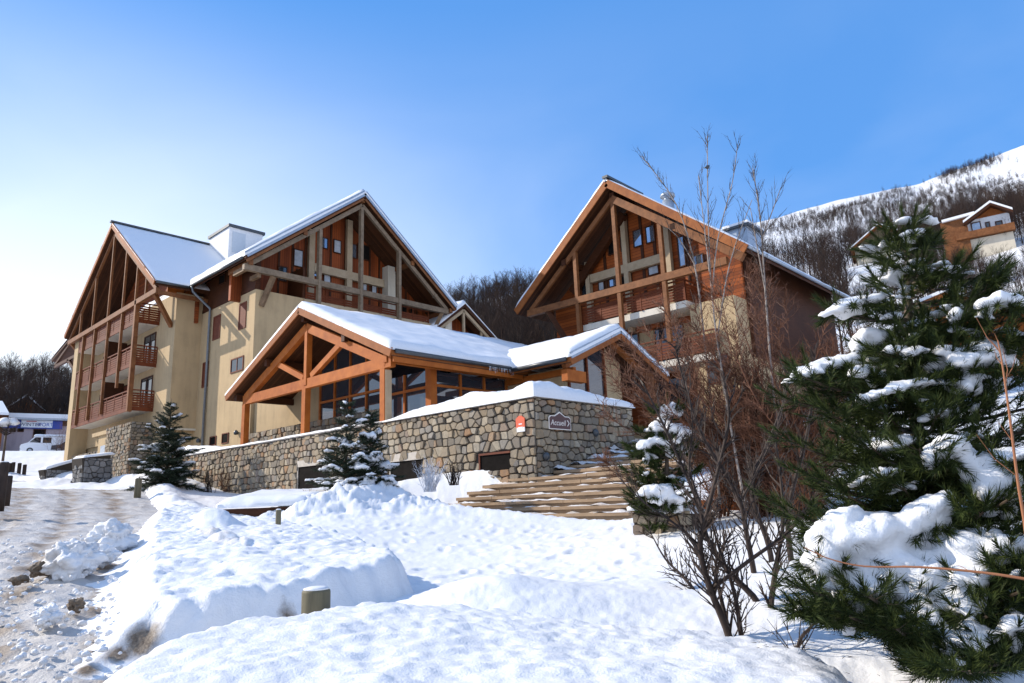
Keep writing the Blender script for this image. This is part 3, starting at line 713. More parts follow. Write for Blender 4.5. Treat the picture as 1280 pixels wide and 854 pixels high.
# rake boards and blue grey edge strip
def rake_y(mb, y, x0, z0, xc, zc, x1, z1, w, h, dz=-.12):
    mb.beam((x0,y,z0+dz),(xc,y,zc+dz), w, h); mb.beam((xc,y,zc+dz),(x1,y,z1+dz), w, h)
def rake_x(mb, x, y0, z0, yc, zc, y1, z1, w, h, dz=-.12):
    mb.beam((x,y0,z0+dz),(x,yc,zc+dz), w, h); mb.beam((x,yc,zc+dz),(x,y1,z1+dz), w, h)
build1('rake_edge', M['zinc'], main, lambda m: rake_y(m, RY-.03, RX0, ZE, RXc, ZR, RX1, ZE-.2, .05, .34, .06))  # blue grey strip following the rake
build1('rake_board', M['timber_brown'], main, lambda m: rake_y(m, RY+.04, RX0+.05, ZE, RXc, ZR, RX1-.05, ZE-.2, .06, .26, -.24))
build1('rake_board', M['wood_porch'], main, lambda m: rake_x(m, WX-.03, WY0, WZE, WYc, WZR, WY1, WZE, .06, .34, -.10))
build1('ridge_cap', M['gutter'], main, lambda m: m.beam((WX-.15,WYc,WZR+.14),(RXc-1.5,WYc,WZR+.14), .3, .12))
def gutter(mb, p, q): mb.tube([p, q], .085, 8)
gt = build1('gutter', M['gutter'], main, lambda m: (gutter(m, (WX+.05,WY0-.1,WZE-.06),(RX0-.15,WY0-.1,WZE-.06)), gutter(m, (RX0-.1,WY0-.1,ZE-.1),(RX0-.1,RY+.2,ZE-.1))), True)
build1('drainpipe', M['pipe'], main, lambda m: m.tube([(RX0-.1,WY0-.25,ZE-.15),(RX0-.02,WY0-.3,ZE-.5),(Xm-.12,WY0-.55,12.3),(Xm-.12,WY0-.55,11.8),(Xm-.12,WY0-.55,1.5)], .075, 8), True)
# long side: shuttered windows
for i, rc in enumerate([(299,379,308,411),(267,395,275.5,424),(253.5,453,260.3,484)]): winpx(main, 0, Xm, rc, M['shutter'], M['shutter'], fw=.09)
winpx(main, 0, Xm, (289,447,304.6,465), M['shutter'], M['glass'], mull=1)
for rc in [(262.7,545.5,270.5,557),(277.8,541.5,286,554.5),(229,549,236,562)]: winpx(main, 0, Xm, rc, M['shutter'], M['dark'], fw=.05)
for px, py in ((278,331),(297,320)):              # openings in the cladding
    winpx(main, 0, Xm-.0, (px-4,py+12,px+4,py+24), M['wood_dark'], M['dark'], fw=.04)
def wall_lamp(parent, px, py, plane, c, sgn=-1, r=.13):
    f = onX if plane == 0 else onY; p = f(px, py, c); mb = MB(); q = Vector(p)
    if plane == 0: q.x += sgn*.14
    else: q.y += sgn*.14
    mb.lathe(q-Vector((0,0,r)), [(.02,0),(r*.8,.02),(r,.1),(r*.85,.2),(r*.3,.27)], 10); mb.beam(p, q, .05, .05); return mb.build('wall_lamp', M['gutter'], parent, True)
for a in ((250.8,551),(298,541)): wall_lamp(main, *a, 0, Xm)
# stair tower on the roof
cb = build1('roof_housing', M['white'], main, lambda m: m.box(21.5, 24.1, 48.0, 51.35, 15.5, 20.5)); build1('housing_roof', M['gutter'], cb, lambda m: m.box(21.4, 24.25, 47.9, 51.45, 20.5, 20.72)); build1('panel', M['grey_panel'], cb, lambda m: m.box(21.75, 22.75, 47.97, 47.998, 18.6, 20.2))
# main gable end: recessed boarded wall with windows, balcony, posts and beam
Yr, Yt = 38.2, 35.85
build1('cladding', M['wood_red_v'], main, lambda m: gable_wall_y(m, Yr, Yr+.25, RXc, 7.3, 11.9, 13.45, 19.2))
k_ = lambda px: onY(px, 340, Yr)[0]
build1('battens', M['wood_dark'], main, lambda m: [m.box(k_(px)-.07, k_(px)+.07, Yr-.05, Yr, 12.0, 19.35-abs(k_(px)-RXc)*.78) for px in (348,365,381,413,431,462,474,507,520,535)])
build1('column', M['timber_cream'], main, lambda m: [m.box(k_(px)-.2, k_(px)+.2, Yr-.3, Yr-.055, 12.0, 19.25-abs(k_(px)-RXc)*.78) for px in (386.5,434)])
build1('column', M['stucco_pale'], main, lambda m: m.box(k_(482)-.32, k_(482)+.32, Yr-.7, Yr-.06, 12.0, 19.0-abs(k_(482)-RXc)*.78))
zb = onY(434, 345, Yr)[2]; build1('band', M['timber_cream'], main, lambda m: m.box(k_(386.5)+.2, k_(482)-.33, Yr-.32, Yr-.06, zb-.32, zb+.22))
for rc, g in [((401,297,410,311),'glass_blue'),((416.7,300,426.5,317),'curtain'),((366.7,312,379,334),'curtain'),((437,305,446,323),'glass_blue'),((447,306,462.6,325),'dark'),((388,338.5,397,346),'glass_blue'),((404,342,413.5,356),'curtain'),
          ((347,333,359,352),'glass'),((370,337,378,348),'curtain'),((453,352,459,364),'curtain'),((464,356,471,368),'curtain'),((486,343,495,372),'curtain'),((502,380,508,393),'dark'),((512,382,518,396),'dark')]:
    winpx(main, 1, Yr-.06, rc, M['wood_dark'], M[g], fw=.06)
build1('balcony_floor', M['stucco'], main, lambda m: m.box(onY(379,385,Ym)[0], 30.6, Ym+.02, Yr, 11.95, 12.27))
build1('balcony_edge', M['timber_cream'], main, lambda m: m.box(onY(379,385,Ym)[0], 30.6, Ym-.12, Ym-.003, 11.75, 12.2))
build1('balcony_cheek', M['wood_dark'], main, lambda m: m.box(onY(380,385,Ym)[0]-.12, onY(380,385,Ym)[0]+.02, Ym+.01, Yr, 12.27, 14.2))
railing(main, (onY(382,370,Ym)[0], Ym-.02, 12.22), (30.6, Ym-.02, 12.22), 1.05, M['wood_rail'], n_slat=3)
build1('tie_beam', M['timber_grey'], main, lambda m: m.beam((16.95,Yt,13.2),(31.9,Yt,13.15), .26, .34))
build1('rafter', M['timber_grey'], main, lambda m: (m.beam((17.2,Yt,13.35),(RXc,Yt,19.05), .2, .26), m.beam((RXc,Yt,19.05),(31.8,Yt,13.3), .2, .26)))
k2 = lambda px, py: onY(px, py, Yt-.02)
build1('post', M['timber_grey'], main, lambda m: [m.box(k2(a,330)[0]-.10, k2(a,330)[0]+.10, Yt-.17, Yt+.11, k2(a,b)[2], 18.95-abs(k2(a,330)[0]-RXc)*.78) for a, b in ((399,384),(451,394),(498.5,404),(543,372))])
build1('bracket', M['timber'], main, lambda m: (m.beam((Xm+.75,Yt,13.0),(Xm+.35,Ym-.02,11.3), .22, .26), m.beam((31.4,Yt,13.0),(30.5,Ym,10.8), .22, .26), m.beam((17.2,Yt,13.2),(17.2,Ym+1.0,13.2), .2, .26), m.beam((17.9,Yt,12.9),(17.9,Ym+.4,12.9), .2, .24)))
# purlin ends
build1('purlin', M['timber_brown'], main, lambda m: [m.box(x-.12, x+.12, RY+.15, Yr, z-.2, z+.1) for x, z in ((RXc,ZR-.35),(20.6,16.15),(28.7,16.05),(17.3,13.55),(32.1,13.3))])
# ---- wing: balconies facing the road
Xb = 15.1
yc_ = lambda px, py: onX(px, py, Xb)[1]
cor = yc_(168, 450); lft = 57.6
build1('cladding', M['wood_red'], main, lambda m: gable_wall_x(m, Xw+1.1, Xw+1.3, WYc, 8.2, 11.6, 13.3, 19.3))
for i, (z, sof) in enumerate(((6.33,1),(9.13,1),(11.85,1))):
    b = build1('balcony', M['soffit_white'], main, lambda m: m.box(Xb+.02, Xw+1.4 if i == 2 else Xw-.003, cor, lft, z-.02, z+.2))
    bl = 'red brown slatted railing of the top balcony under the gable' if i == 2 else None
    railing(b, (Xb, cor+.05, z+.16), (Xb, lft, z+.16), 1.06, M['wood_rail'], n_slat=5)
    railing(b, (Xb, cor, z+.16), (Xw-.02, cor-.02, z+.16), 1.06, M['wood_rail'], n_slat=5)
    build1('fascia', M['wood_rail'], b, lambda m: (m.box(Xb-.03, Xb+.015, cor-.01, lft, z-.06, z+.2), m.box(Xb+.02, Xw-.01, cor-.03, cor-.003, z-.06, z+.2)))
    if i < 2:                                     # doors and wall panels behind
        for (y0, y1, mm) in ((cor+.35,cor+2.3,'glass'),(cor+4.3,cor+5.5,'shutter'),(cor+6.1,cor+7.3,'shutter'),(cor+9.4,cor+10.3,'glass')):
            window(main, 0, Xw-.003, y0, y1, z+.22, z+2.32, M['wood_dark'], M[mm], name='door', fw=.08, mull=1 if mm == 'glass' else 0)
        build1('partition', M['wood_dark'], main, lambda m: m.box(Xb+.12, Xw-.004, cor+5.55, cor+5.65, z+.2, z+2.5))
    # furniture glimpsed behind the rails
    mbx = MB()
    for yy in (cor+1.2, cor+3.4, cor+7.8): mbx.box(Xb+.3, Xb+.75, yy, yy+.5, z+.21, z+.66).box(Xb+.72, Xb+.77, yy, yy+.5, z+.66, z+1.15)
    for kk in range(3):
        pass
    c = mbx.build('balcony_seat', M['timber_cream'], main)
for (y0, y1) in ((cor+1.0,cor+3.0),(cor+5.5,cor+7.0)): window(main, 0, Xw+1.1, y0, y1, 12.1, 14.3, M['wood_dark'], M['glass'], name='door', mull=1)
# slender posts from the lowest balcony to the roof beam; the corner post is stouter
build1('post', M['timber_brown'], main, lambda m: [m.beam((Xb-.09, y, zb0), (Xb-.09, y, 13.2), .14, .16) for y, zb0 in ((cor+2.55,8.0),(cor+5.2,6.6),(cor+7.9,6.5),(cor+10.4,6.4))])
build1('corner_post', M['timber_brown'], main, lambda m: m.beam((Xb-.08, cor+.05, 6.2), (Xb-.08, cor+.05, 13.2), .26, .26))
build1('tie_beam', M['timber_brown'], main, lambda m: m.beam((Xb-.1,42.7,13.1),(Xb-.1,59.9,13.0), .22, .32))
build1('rafter', M['timber_brown'], main, lambda m: (m.beam((Xb-.1,42.8,13.2),(Xb-.1,WYc,19.3), .16, .24), m.beam((Xb-.1,WYc,19.3),(Xb-.1,59.9,13.1), .14, .2)))
build1('gable_post', M['timber_brown'], main, lambda m: [m.beam((Xb-.1,y,13.2),(Xb-.1,y,19.2-abs(y-WYc)*.715), .12, .14) for y in (44.6,46.3,48.6,51.4,54.6,57.4)])
build1('bracket', M['timber_brown'], main, lambda m: (m.beam((Xb-.1,43.2,13.0),(Xw-.02,43.9,11.3), .2, .26), m.beam((Xb-.1,42.75,13.0),(Xm,42.75,12.95), .18, .22), m.beam((Xb-.1,59.6,13.0),(Xw,59.9,11.6), .2, .26)))
build1('gable_panel', M['wood_orange'], main, lambda m: (m.box(Xw-.5, Xm-.7, Yw+.25, Yw+.35, 13.2, 13.75),))
build1('side_roof', M['wood_dark'], main, lambda m: (m.slab([(15.5,66.5,12.9),(15.5,59.6,14.4),(24,59.6,14.4),(24,66.5,12.9)], .2), m.beam((15.7,60,12.2),(15.7,66,12.2), .2, .24), m.beam((15.7,66,12.3),(15.7,62,13.6), .2, .22), m.beam((15.7,59.4,10.6),(15.7,62.5,12.2),.2,.22)))
mb = MB(); snow_quad(mb, (15.5,66.5,12.9),(24,66.5,12.9),(24,59.6,14.4),(15.5,59.6,14.4), .18, 20, 16, 8); recalc(mb.build('roof_snow', M['roof_snow'], main, True))
# stone base of the wing
rg = random.Random(11); sb = MB()
P0 = (15.25, 45.95, 1.0)
build1('stone_base', M['mortar'], main, lambda m: (m.box(15.25, Xw+.3, 45.95, 50.3, .5, 5.6), m.box(15.6, Xw+.3, 52.6, 59.2, .5, 4.4)))
stones(sb, (15.25,50.3,1.0),(0,-1,0),(0,0,1),(-1,0,0), 4.35, 4.6, rg, .30)
sb.build('base_stone', M['stone_dark'], main); sb = MB()
stones(sb, (15.25,45.95,1.0),(1,0,0),(0,0,1),(0,-1,0), 1.4, 4.6, rg, .30)
sb.build('base_stone', M['stone_dark'], main); sb = MB()
stones(sb, (15.6,59.2,1.0),(0,-1,0),(0,0,1),(-1,0,0), 6.6, 3.4, rg, .30, holes=[(4.3,1.4,5.1,3.2)])
sb.build('base_stone', M['stone_dark'], main)
build1('pier', M['stucco'], main, lambda m: (m.box(15.45, Xw+.3, 50.32, 52.58, .5, 5.3), m.box(15.3, Xw+.3, 50.2, 53.5, 5.3, 5.55)))
window(main, 0, 15.6-.075, 54.1, 54.9, 2.4, 4.2, M['wood_dark'], M['dark'])
# porch opening beside the pier with its red rail, and a little plaque
build1('niche_rail', M['wood_rail'], main, lambda m: [m.box(15.14, 15.2, 49.0, 50.3, 2.0+.28*k, 2.18+.28*k) for k in range(4)])
build1('plaque', M['zinc'], main, lambda m: m.lathe(Vector((0,0,0)), [(.01,0)], 3) if False else m.box(15.4, 15.447, 51.0, 51.9, 3.9, 4.6))
# ================================================================ small gable to the right behind the chalet
sm = main
SX, SY, SZ, SE = 33.75, 36.0, 14.1, 11.45
build1('wall', M['stucco_pale'], main, lambda m: m.box(31.2, 37.0, 37.0, 45, 1.5, 11.4))
build1('cladding', M['wood_red_v'], main, lambda m: gable_wall_y(m, 37.4, 37.6, SX, 2.9, 11.3, 11.5, 13.75))
roof_part('annexe_roof', M['wood_dark'], [(29.9,46,SE-.35),(29.9,SY,SE-.35),(SX,SY,SZ),(SX,46,SZ)], .18, .34, 12, main, M['soffit_y'], open_edges='r', nu=40, nv=16)
roof_part('annexe_roof', M['wood_dark'], [(37.55,SY,SE),(37.55,46,SE),(SX,46,SZ),(SX,SY,SZ)], .18, .3, 13, main, M['soffit_y'], open_edges='r', nu=40, nv=16)
build1('annexe_truss', M['timber_cream'], main, lambda m: (m.beam((30.2,SY+.2,SE-.4),(SX,SY+.2,SZ-.45), .16, .22), m.beam((SX,SY+.2,SZ-.45),(37.2,SY+.2,SE-.15), .16, .22), m.beam((SX-.0,SY+.2,SE-1),(SX-.0,SY+.2,SZ-.5), .16, .16), m.beam((35.6,SY+.3,SE-1),(35.6,SY+.3,SZ-1.75), .14, .14)))
build1('annexe_wall', M['stucco_pale'], main, lambda m: m.box(32.1, 32.7, SY+.3, 37.3, 9.5, SZ-1.3))

# ================================================================ chalet on the right
rb = thing('chalet', 'tall timber chalet with orange gable boards, behind the red brown leafless bush', 'building', (36, 18, 3))
QX, QY0, QY1, QYc, QZE, QZR = 30.5, 28.0, 13.2, 20.75, 11.35, 17.25
Xq = 33.0; Xt = 30.95
roof_part('roof', M['wood_dark'], [(46,QY0,QZE),(QX,QY0,QZE),(QX,QYc,QZR),(46,QYc,QZR)], .24, .22, 21, rb, M['soffit'], open_edges='rb')
roof_part('roof', M['wood_dark'], [(QX,QY1,QZE-.1),(46,QY1,QZE-.1),(46,QYc,QZR),(QX,QYc,QZR)], .24, .2, 22, rb, M['soffit'], open_edges='rb')
build1('rake_board', M['wood_porch'], rb, lambda m: rake_x(m, QX-.03, QY1, QZE-.1, QYc, QZR, QY0, QZE, .07, .42, -.14))
build1('gutter', M['zinc'], rb, lambda m: gutter(m, (QX,QY1-.1,QZE-.15),(46,QY1-.1,QZE-.15)), True)
build1('ridge_cap', M['gutter'], rb, lambda m: m.beam((QX-.15,QYc,QZR+.22),(34,QYc,QZR+.22), .35, .14))
build1('wall', M['stucco'], rb, lambda m: (m.box(Xq, 45, 14.6, 26.9, 1.5, 8.9), m.box(31.6, Xq+.1, 23.0, 26.9, 1.5, 8.7), m.box(31.6, Xq+.1, 14.6, 17.0, 1.5, 9.4)))
build1('cladding', M['larch_red'], rb, lambda m: gable_wall_x(m, Xq, Xq+.25, QYc, 6.2, 8.9, 11.75, 16.7))
build1('side_cladding', M['wood_dark'], rb, lambda m: (m.box(Xq, 45, 14.4, 14.58, 6.5, 11.98),))
kq = lambda px, py=335: onX(px, py, Xq)[1]
top = lambda y: 16.55-abs(y-QYc)*.8
build1('battens', M['wood_dark'], rb, lambda m: [m.box(Xq-.06, Xq-.002, kq(px)-.09, kq(px)+.09, 9.0, top(kq(px))) for px in (757,788,805,821,836,861)])
build1('column', M['timber_cream'], rb, lambda m: [m.box(Xq-.35, Xq-.065, kq(px)-.15, kq(px)+.15, 9.0, top(kq(px))) for px in (737.5,786,840)])
pa = onX(742,349,Xq); pb = onX(836,321,Xq)
build1('band', M['timber_cream'], rb, lambda m: m.box(Xq-.34, Xq-.066, pb[1], pa[1], pa[2]-.3, pa[2]+.2))
for rc, g in [((760,299,769,319),'dark'),((775.5,295,784.5,314),'glass_blue'),((791.5,287,803,309),'glass_blue'),((807,282,819,304),'glass_blue'),((847.6,295,856.6,334),'glass_blue'),((866,318,880,332),'glass_blue'),
          ((748,352,756,364),'curtain'),((761,348,771,359),'glass_blue'),((810,332,824,344),'curtain'),((833,328,841,338),'glass_blue'),((726.5,335,734,371),'glass'),((775,345,784,357),'dark')]:
    winpx(rb, 0, Xq-.07, rc, M['wood_dark'], M[g], fw=.06)
build1('tie_beam', M['timber_brown'], rb, lambda m: m.beam((Xt,27.4,11.05),(Xt,14.4,10.95), .28, .38))
build1('rafter', M['timber_brown'], rb, lambda m: (m.beam((Xt,27.2,11.2),(Xt,QYc,16.3), .16, .26), m.beam((Xt,QYc,16.3),(Xt,13.6,10.9), .3, .4)))
kt = lambda px, py: onX(px, py, Xt)
build1('post', M['timber_brown'], rb, lambda m: [m.box(Xt-.11, Xt+.11, kt(a,b)[1]-.11, kt(a,b)[1]+.11, kt(a,c)[2], 16.2-abs(kt(a,b)[1]-QYc)*.8) for a, b, c in ((772,330,414),(722,370,418),(828,320,430))])
build1('beam', M['wood_dark'], rb, lambda m: (m.beam((QX+.4,QYc,16.5),(Xq,QYc,16.5), .3, .35), m.beam((QX+.3,24.4,13.5),(Xq,24.4,13.5), .3, .35), m.beam((QX+.3,17.1,13.5),(Xq,17.1,13.5), .3, .35), m.beam((31.2,25.8,10.4),(31.2,25.8,11), .2,.2), m.beam((Xq-.4,25.2,12.2),(Xq-.4,QYc+.4,16.0), .35, .5), m.beam((Xt,25.9,10.9),(31.8,25.2,9.0), .24, .3)))
# balconies one above the other
for z, y0, y1, x0 in ((9.62,17.0,23.6,31.3),(6.75,15.6,23.4,31.4)):
    b = build1('balcony', M['soffit_white'], rb, lambda m: m.box(x0, Xq-.003, y0, y1, z-.35, z))
    railing(b, (x0-.04,y0,z), (x0-.04,y1,z), 1.1, M['wood_rail'], n_slat=6)
    railing(b, (x0-.02,y0,z), (Xq,y0,z), 1.1, M['wood_rail'], n_slat=6)
build1('cladding', M['wood_red'], rb, lambda m: m.box(Xq-.06, Xq-.004, 17.02, 22.98, 3.5, 6.35))
for y0, y1, z in ((18.2,20.0,6.85),(21,22.4,6.85),(18.4,20.4,4.0)): window(rb, 0, Xq-.065, y0, y1, z, z+2.1, M['wood_dark'], M['glass'], name='door', mull=1)
window(rb, 0, 31.6-.003, 15.2, 16.4, 5.2, 6.6, M['shutter'], M['glass'], mull=1)
chp = onX(836, 262, 36)
build1('chimney', M['zinc'], rb, lambda m: (m.lathe(chp, [(.36,-1.5),(.36,.55),(.25,.58),(.25,.75),(.45,.8),(.45,.95),(.1,1.15)], 14),), True)
d1, d2 = onX(907, 285, 38.2)[1:]
build1('dormer_roof', M['gutter'], rb, lambda m: m.box(38.0, 40.4, d1-1.5, d1+.2, d2-.249, d2-.12)); build1('dormer_snow', M['roof_snow'], rb, lambda m: m.box(38.05, 40.35, d1-1.45, d1+.15, d2-.119, d2+.05))
dm = build1('dormer', M['zinc'], rb, lambda m: (m.box(38.2, 40.2, d1-1.3, d1, d2-1.5, d2-.25)))
# ================================================================ reception pavilion with its open porch
pv = thing('reception_pavilion', 'low glazed pavilion with orange timber truss porch and thick roof snow, on the stone terrace', 'building', (20, 25, 2.6))
Xp, Xg, Yg = 15.5, 17.9, 21.2
PX, PY0, PY1, PYc, PZE, PZR = 15.05, 19.94, 32.95, 26.4, 5.47, 8.43
roof_part('roof', M['wood_porch'], [(PX,PY0,PZE),(29.5,PY0,PZE),(29.5,PYc,PZR),(PX,PYc,PZR)], .2, .3, 31, pv, M['soffit'], open_edges='rb', nu=90, nv=36)
roof_part('roof', M['wood_porch'], [(29.5,PY1,PZE),(PX,PY1,PZE),(PX,PYc,PZR),(29.5,PYc,PZR)], .2, .3, 32, pv, M['soffit'], open_edges='r')
build1('rake_board', M['wood_porch'], pv, lambda m: rake_x(m, PX-.03, PY0, PZE, PYc, PZR, PY1, PZE, .06, .34, -.1))
build1('gutter', M['gutter'], pv, lambda m: (gutter(m, (PX+.1,PY0-.1,PZE-.05),(21.25,PY0-.1,PZE-.05)), gutter(m, (21.1,PY0-.2,5.33),(21.1,16.85,5.33))), True)
build1('eaves_beam', M['wood_orange'], pv, lambda m: (m.beam((PX+.3,20.75,5.35),(22,20.75,5.35), .2, .36), m.box(PX+.1, 22, PY0+.02, PY0+.07, PZE-.42, PZE-.1)))
build1('tie_beam', M['wood_orange'], pv, lambda m: m.beam((Xp,31.95,5.15),(Xp,20.45,5.18), .22, .42))
build1('rafter', M['wood_orange'], pv, lambda m: m.beam((Xp,31.75,5.25),(Xp,PYc,7.62), .24, .36))
build1('rafter', M['wood_orange'], pv, lambda m: m.beam((Xp,PYc,7.62),(Xp,20.75,5.2), .24, .36))
build1('king_post', M['wood_orange'], pv, lambda m: m.beam((Xp-.01,26.35,5.1),(Xp-.01,26.35,7.55), .2, .26))
build1('strut', M['wood_orange'], pv, lambda m: m.beam((Xp,26.6,5.45),(Xp,28.9,6.45), .18, .24))
build1('strut', M['wood_orange'], pv, lambda m: m.beam((Xp,26.0,5.45),(Xp,23.6,6.55), .18, .24))
for px in (307,382,481):
    y = onX(px, 520, Xp)[1]; build1('post', M['wood_orange'], pv, lambda m: m.box(Xp-.13, Xp+.13, y-.14, y+.14, 2.95, 4.96))
build1('post_sleeve', M['timber_cream'], pv, lambda m: m.box(Xp-.1, Xp+.16, onX(481,520,Xp)[1]-.2, onX(481,520,Xp)[1]-.142, 2.95, 4.9))
# purlins and the ceiling beams seen from below
build1('purlin', M['wood_dark'], pv, lambda m: [m.beam((PX+.15,y,z),(22,y,z), .22, .3) for y, z in ((PYc,8.0),(29.5,6.55),(23.3,6.55),(32.3,5.3))])
# back wall: stone base and glazing
build1('wall', M['stucco'], pv, lambda m: (m.box(Xg+.3, Xg+.5, 29.5, 36.35, 1.0, 6.9),))
build1('base', M['mortar'], pv, lambda m: m.box(Xg-.1, Xg+.29, Yg+3.2, 36.3, 1.0, 4.05))
rg = random.Random(7); sb = MB(); stones(sb, (Xg-.1,36.3,1.6),(0,-1,0),(0,0,1),(-1,0,0), 11.9, 2.45, rg, .30, holes=[(2.3,.1,3.1,1.7),(4.2,.1,5.0,1.7)])
sb.build('base_stone', M['stone'], pv)
for y in (33.6, 31.7): window(pv, 0, Xg-.12, y-.4, y+.4, 1.8, 3.2, M['shutter'], M['shutter'], fw=.06)
def glazing(parent, ax, c, a0, a1, z0, ztop, n, fmat=None, rail=None):
    fmat = fmat or M['wood_orange']; m = MB(); a0, a1 = sorted((a0,a1))
    B = lambda u0,u1,w0,w1,d0,d1: m.box(c+d0,c+d1,u0,u1,w0,w1) if ax == 0 else m.box(u0,u1,c+d0,c+d1,w0,w1)
    for i in range(n+1):
        u = a0+(a1-a0)*i/n; h = ztop(u) if callable(ztop) else ztop; B(u-.05,u+.05,z0,h,-.08,.06)
    if rail: B(a0+.05,a1-.05,rail-.05,rail+.05,-.078,.05)
    o = m.build('glazing_frame', fmat, parent); g = MB()
    for i in range(n):
        u0 = a0+(a1-a0)*i/n+.051; u1 = a0+(a1-a0)*(i+1)/n-.051; h0 = (ztop(u0) if callable(ztop) else ztop)-.01; h1 = (ztop(u1) if callable(ztop) else ztop)-.01
        P = [(u0,z0),(u1,z0),(u1,h1),(u0,h0)]
        if callable(ztop) and abs(h0-h1) < .3 and abs((u0+u1)/2-24.75) < .9: pass
        g.prism(P, ax, c, c+.02)
    g.build('pane', M['glass_pav'], o); return o
k = NT('pavilion glass'); k.rough(.02); k.p.inputs['IOR'].default_value = 2.0; k.p.inputs['Metallic'].default_value = .08; k.base((.04,.045,.055)); k.bump(k.noise(.6,2), .06, .03); M['glass_pav'] = k.m
pz = lambda y: PZR-.35-abs(y-PYc)*.457
glazing(pv, 0, Xg, Yg, Yg+3.2, 2.4, 5.25, 2, rail=4.55)
glazing(pv, 0, Xg+.12, Yg+3.2, 29.4, 4.0, pz, 4, rail=4.9)
build1('corner_post', M['wood_orange'], pv, lambda m: m.box(Xg-.16, Xg+.16, Yg-.2, Yg+.12, 2.4, 5.3))
glazing(pv, 1, Yg, Xg+.2, 22.2, 2.4, 5.2, 3, rail=4.62)
build1('interior', M['dark'], pv, lambda m: (m.box(Xg+.4, 22.0, Yg+.4, 29.2, 1.5, 2.0), m.box(21.9, 22.1, Yg+.4, 29.2, 2, 6.2)))
# second gable, facing the stairs
GX0, GX1, GXc, GZE, GZR, GY = 21.2, 28.35, 24.75, 5.4, 6.95, 16.7
roof_part('roof', M['wood_porch'], [(GX0,24,GZE),(GX0,GY,GZE),(GXc,GY,GZR),(GXc,24,GZR)], .2, .34, 33, pv, M['soffit_y'], open_edges='ra', nu=50, nv=22)
roof_part('roof', M['wood_porch'], [(GX1,GY,GZE-.05),(GX1,24,GZE-.05),(GXc,24,GZR),(GXc,GY,GZR)], .2, .3, 34, pv, M['soffit_y'], open_edges='r', nu=50, nv=22)
build1('rake_edge', M['zinc'], pv, lambda m: rake_y(m, GY-.03, GX0, GZE, GXc, GZR, GX1, GZE-.05, .05, .26, .06))
build1('rake_board', M['wood_porch'], pv, lambda m: rake_y(m, GY-.02, GX0, GZE, GXc, GZR, GX1, GZE-.05, .05, .22, -.2))
Yh = 17.9
build1('side_wall', M['stucco'], pv, lambda m: (m.box(22.3, 22.5, Yh, Yg+.1, 1.6, 5.3),))
build1('eaves_beam', M['wood_orange'], pv, lambda m: (m.box(22.1, 22.28, 17.3, Yg-.1, 4.95, 5.2), m.box(21.4, 22.6, 17.05, 17.35, 4.55, 5.0)))
gz = lambda x: GZR-.36-abs(x-GXc)*.44
glazing(pv, 1, Yh, 22.5, 25.0, 2.0, lambda x: gz(x), 2, M['wood_red'])
build1('front_wall', M['stucco'], pv, lambda m: m.prism([(25.07,1.6),(26.3,1.6),(26.3,gz(26.3)),(25.07,gz(25.07))], 1, Yh, Yh+.2)); build1('recess', M['wood_dark'], pv, lambda m: m.box(26.3, 28.2, Yh+1.4, Yh+1.6, 1.5, 6.2))
build1('post', M['timber_brown'], pv, lambda m: [m.box(x-.13, x+.13, 16.95, 17.25, 1.5, gz(x)+.1) for x in (27.4,)])
build1('rafter', M['wood_porch'], pv, lambda m: (m.beam((GX0+.3,17.3,GZE-.2),(GXc,17.3,GZR-.3), .2, .28), m.beam((GXc,17.3,GZR-.3),(GX1-.2,17.3,GZE-.25), .2, .28)))
# icicles under the valley
rg = random.Random(3); ic = MB()
for i in range(26):
    x = rg.uniform(19.8, 21.3); ic.cone_twig((x, PY0-.16, PZE-.1), (x, PY0-.16, PZE-.1-rg.uniform(.05,.3)), rg.uniform(.008,.016))
k = NT('ice'); k.rough(.08); k.base((.75,.82,.88)); k.p.inputs['Transmission Weight'].default_value = .6; M['ice'] = k.m
ic.build('icicles', M['ice'], pv)

# ================================================================ retaining wall
X0, Y0w = 15.385, 13.55
rw = thing('stone_wall', 'long retaining wall of rough tan and grey field stones with a snowy top, below the pavilion', 'stone wall', (15.6, 22, 0))
Ztop = 2.93
build1('core', M['mortar'], rw, lambda m: (m.box(X0+.04, X0+.5, Y0w+.04, 39.5, -1.2, Ztop+.02), m.box(X0+.5, 20.4, Y0w+.04, Y0w+.5, -.5, Ztop+.02)))
rg = random.Random(21)
holes = [px_rect(0, 600, 568, 637, 588, X0), px_rect(0, 372, 582, 412, 625, X0), px_rect(0, 488, 576, 527, 612, X0)]
hl = []
for (a0, a1, z0, z1) in holes: lo, hi = sorted((a0,a1)); hl.append((39.5-hi, z0+.9, 39.5-lo, z1+.9))
sb = MB(); stones(sb, (X0+.04,39.5,-.9),(0,-1,0),(0,0,1),(-1,0,0), 39.5-Y0w-.04, Ztop+.9, rg, .28, holes=hl, bot=lambda u: ground_z(X0-.3, 39.5-u)+.9-.6)
stones(sb, (X0+.04,Y0w+.04,-.4),(1,0,0),(0,0,1),(0,-1,0), 5.0, Ztop+.4, rg, .28)
o = sb.build('stones', M['stone'], rw)
for i, (a0, a1, z0, z1) in enumerate(holes):
    lo, hi = sorted((a0,a1))
    op = build1('opening', M['dark'], rw, lambda m: (m.box(X0+.025, X0+.039, lo, hi, z0, z1),))  # flat dark panel, the shade of the void put into its colour
    build1('frame', M['shutter'] if i == 0 else M['concrete'], op, lambda m: (m.box(X0-.02, X0+.06, lo-.04, hi+.04, z1, z1+(.06 if i == 0 else .26)), m.box(X0-.01, X0+.05, hi, hi+.05, z0, z1-.002)))
build1('coping', M['concrete'], rw, lambda m: (m.box(X0-.05, X0+.5, Y0w-.05, 39.5, Ztop+.02, Ztop+.07), m.box(X0+.501, 20.4, Y0w-.05, Y0w+.5, Ztop+.02, Ztop+.07)))
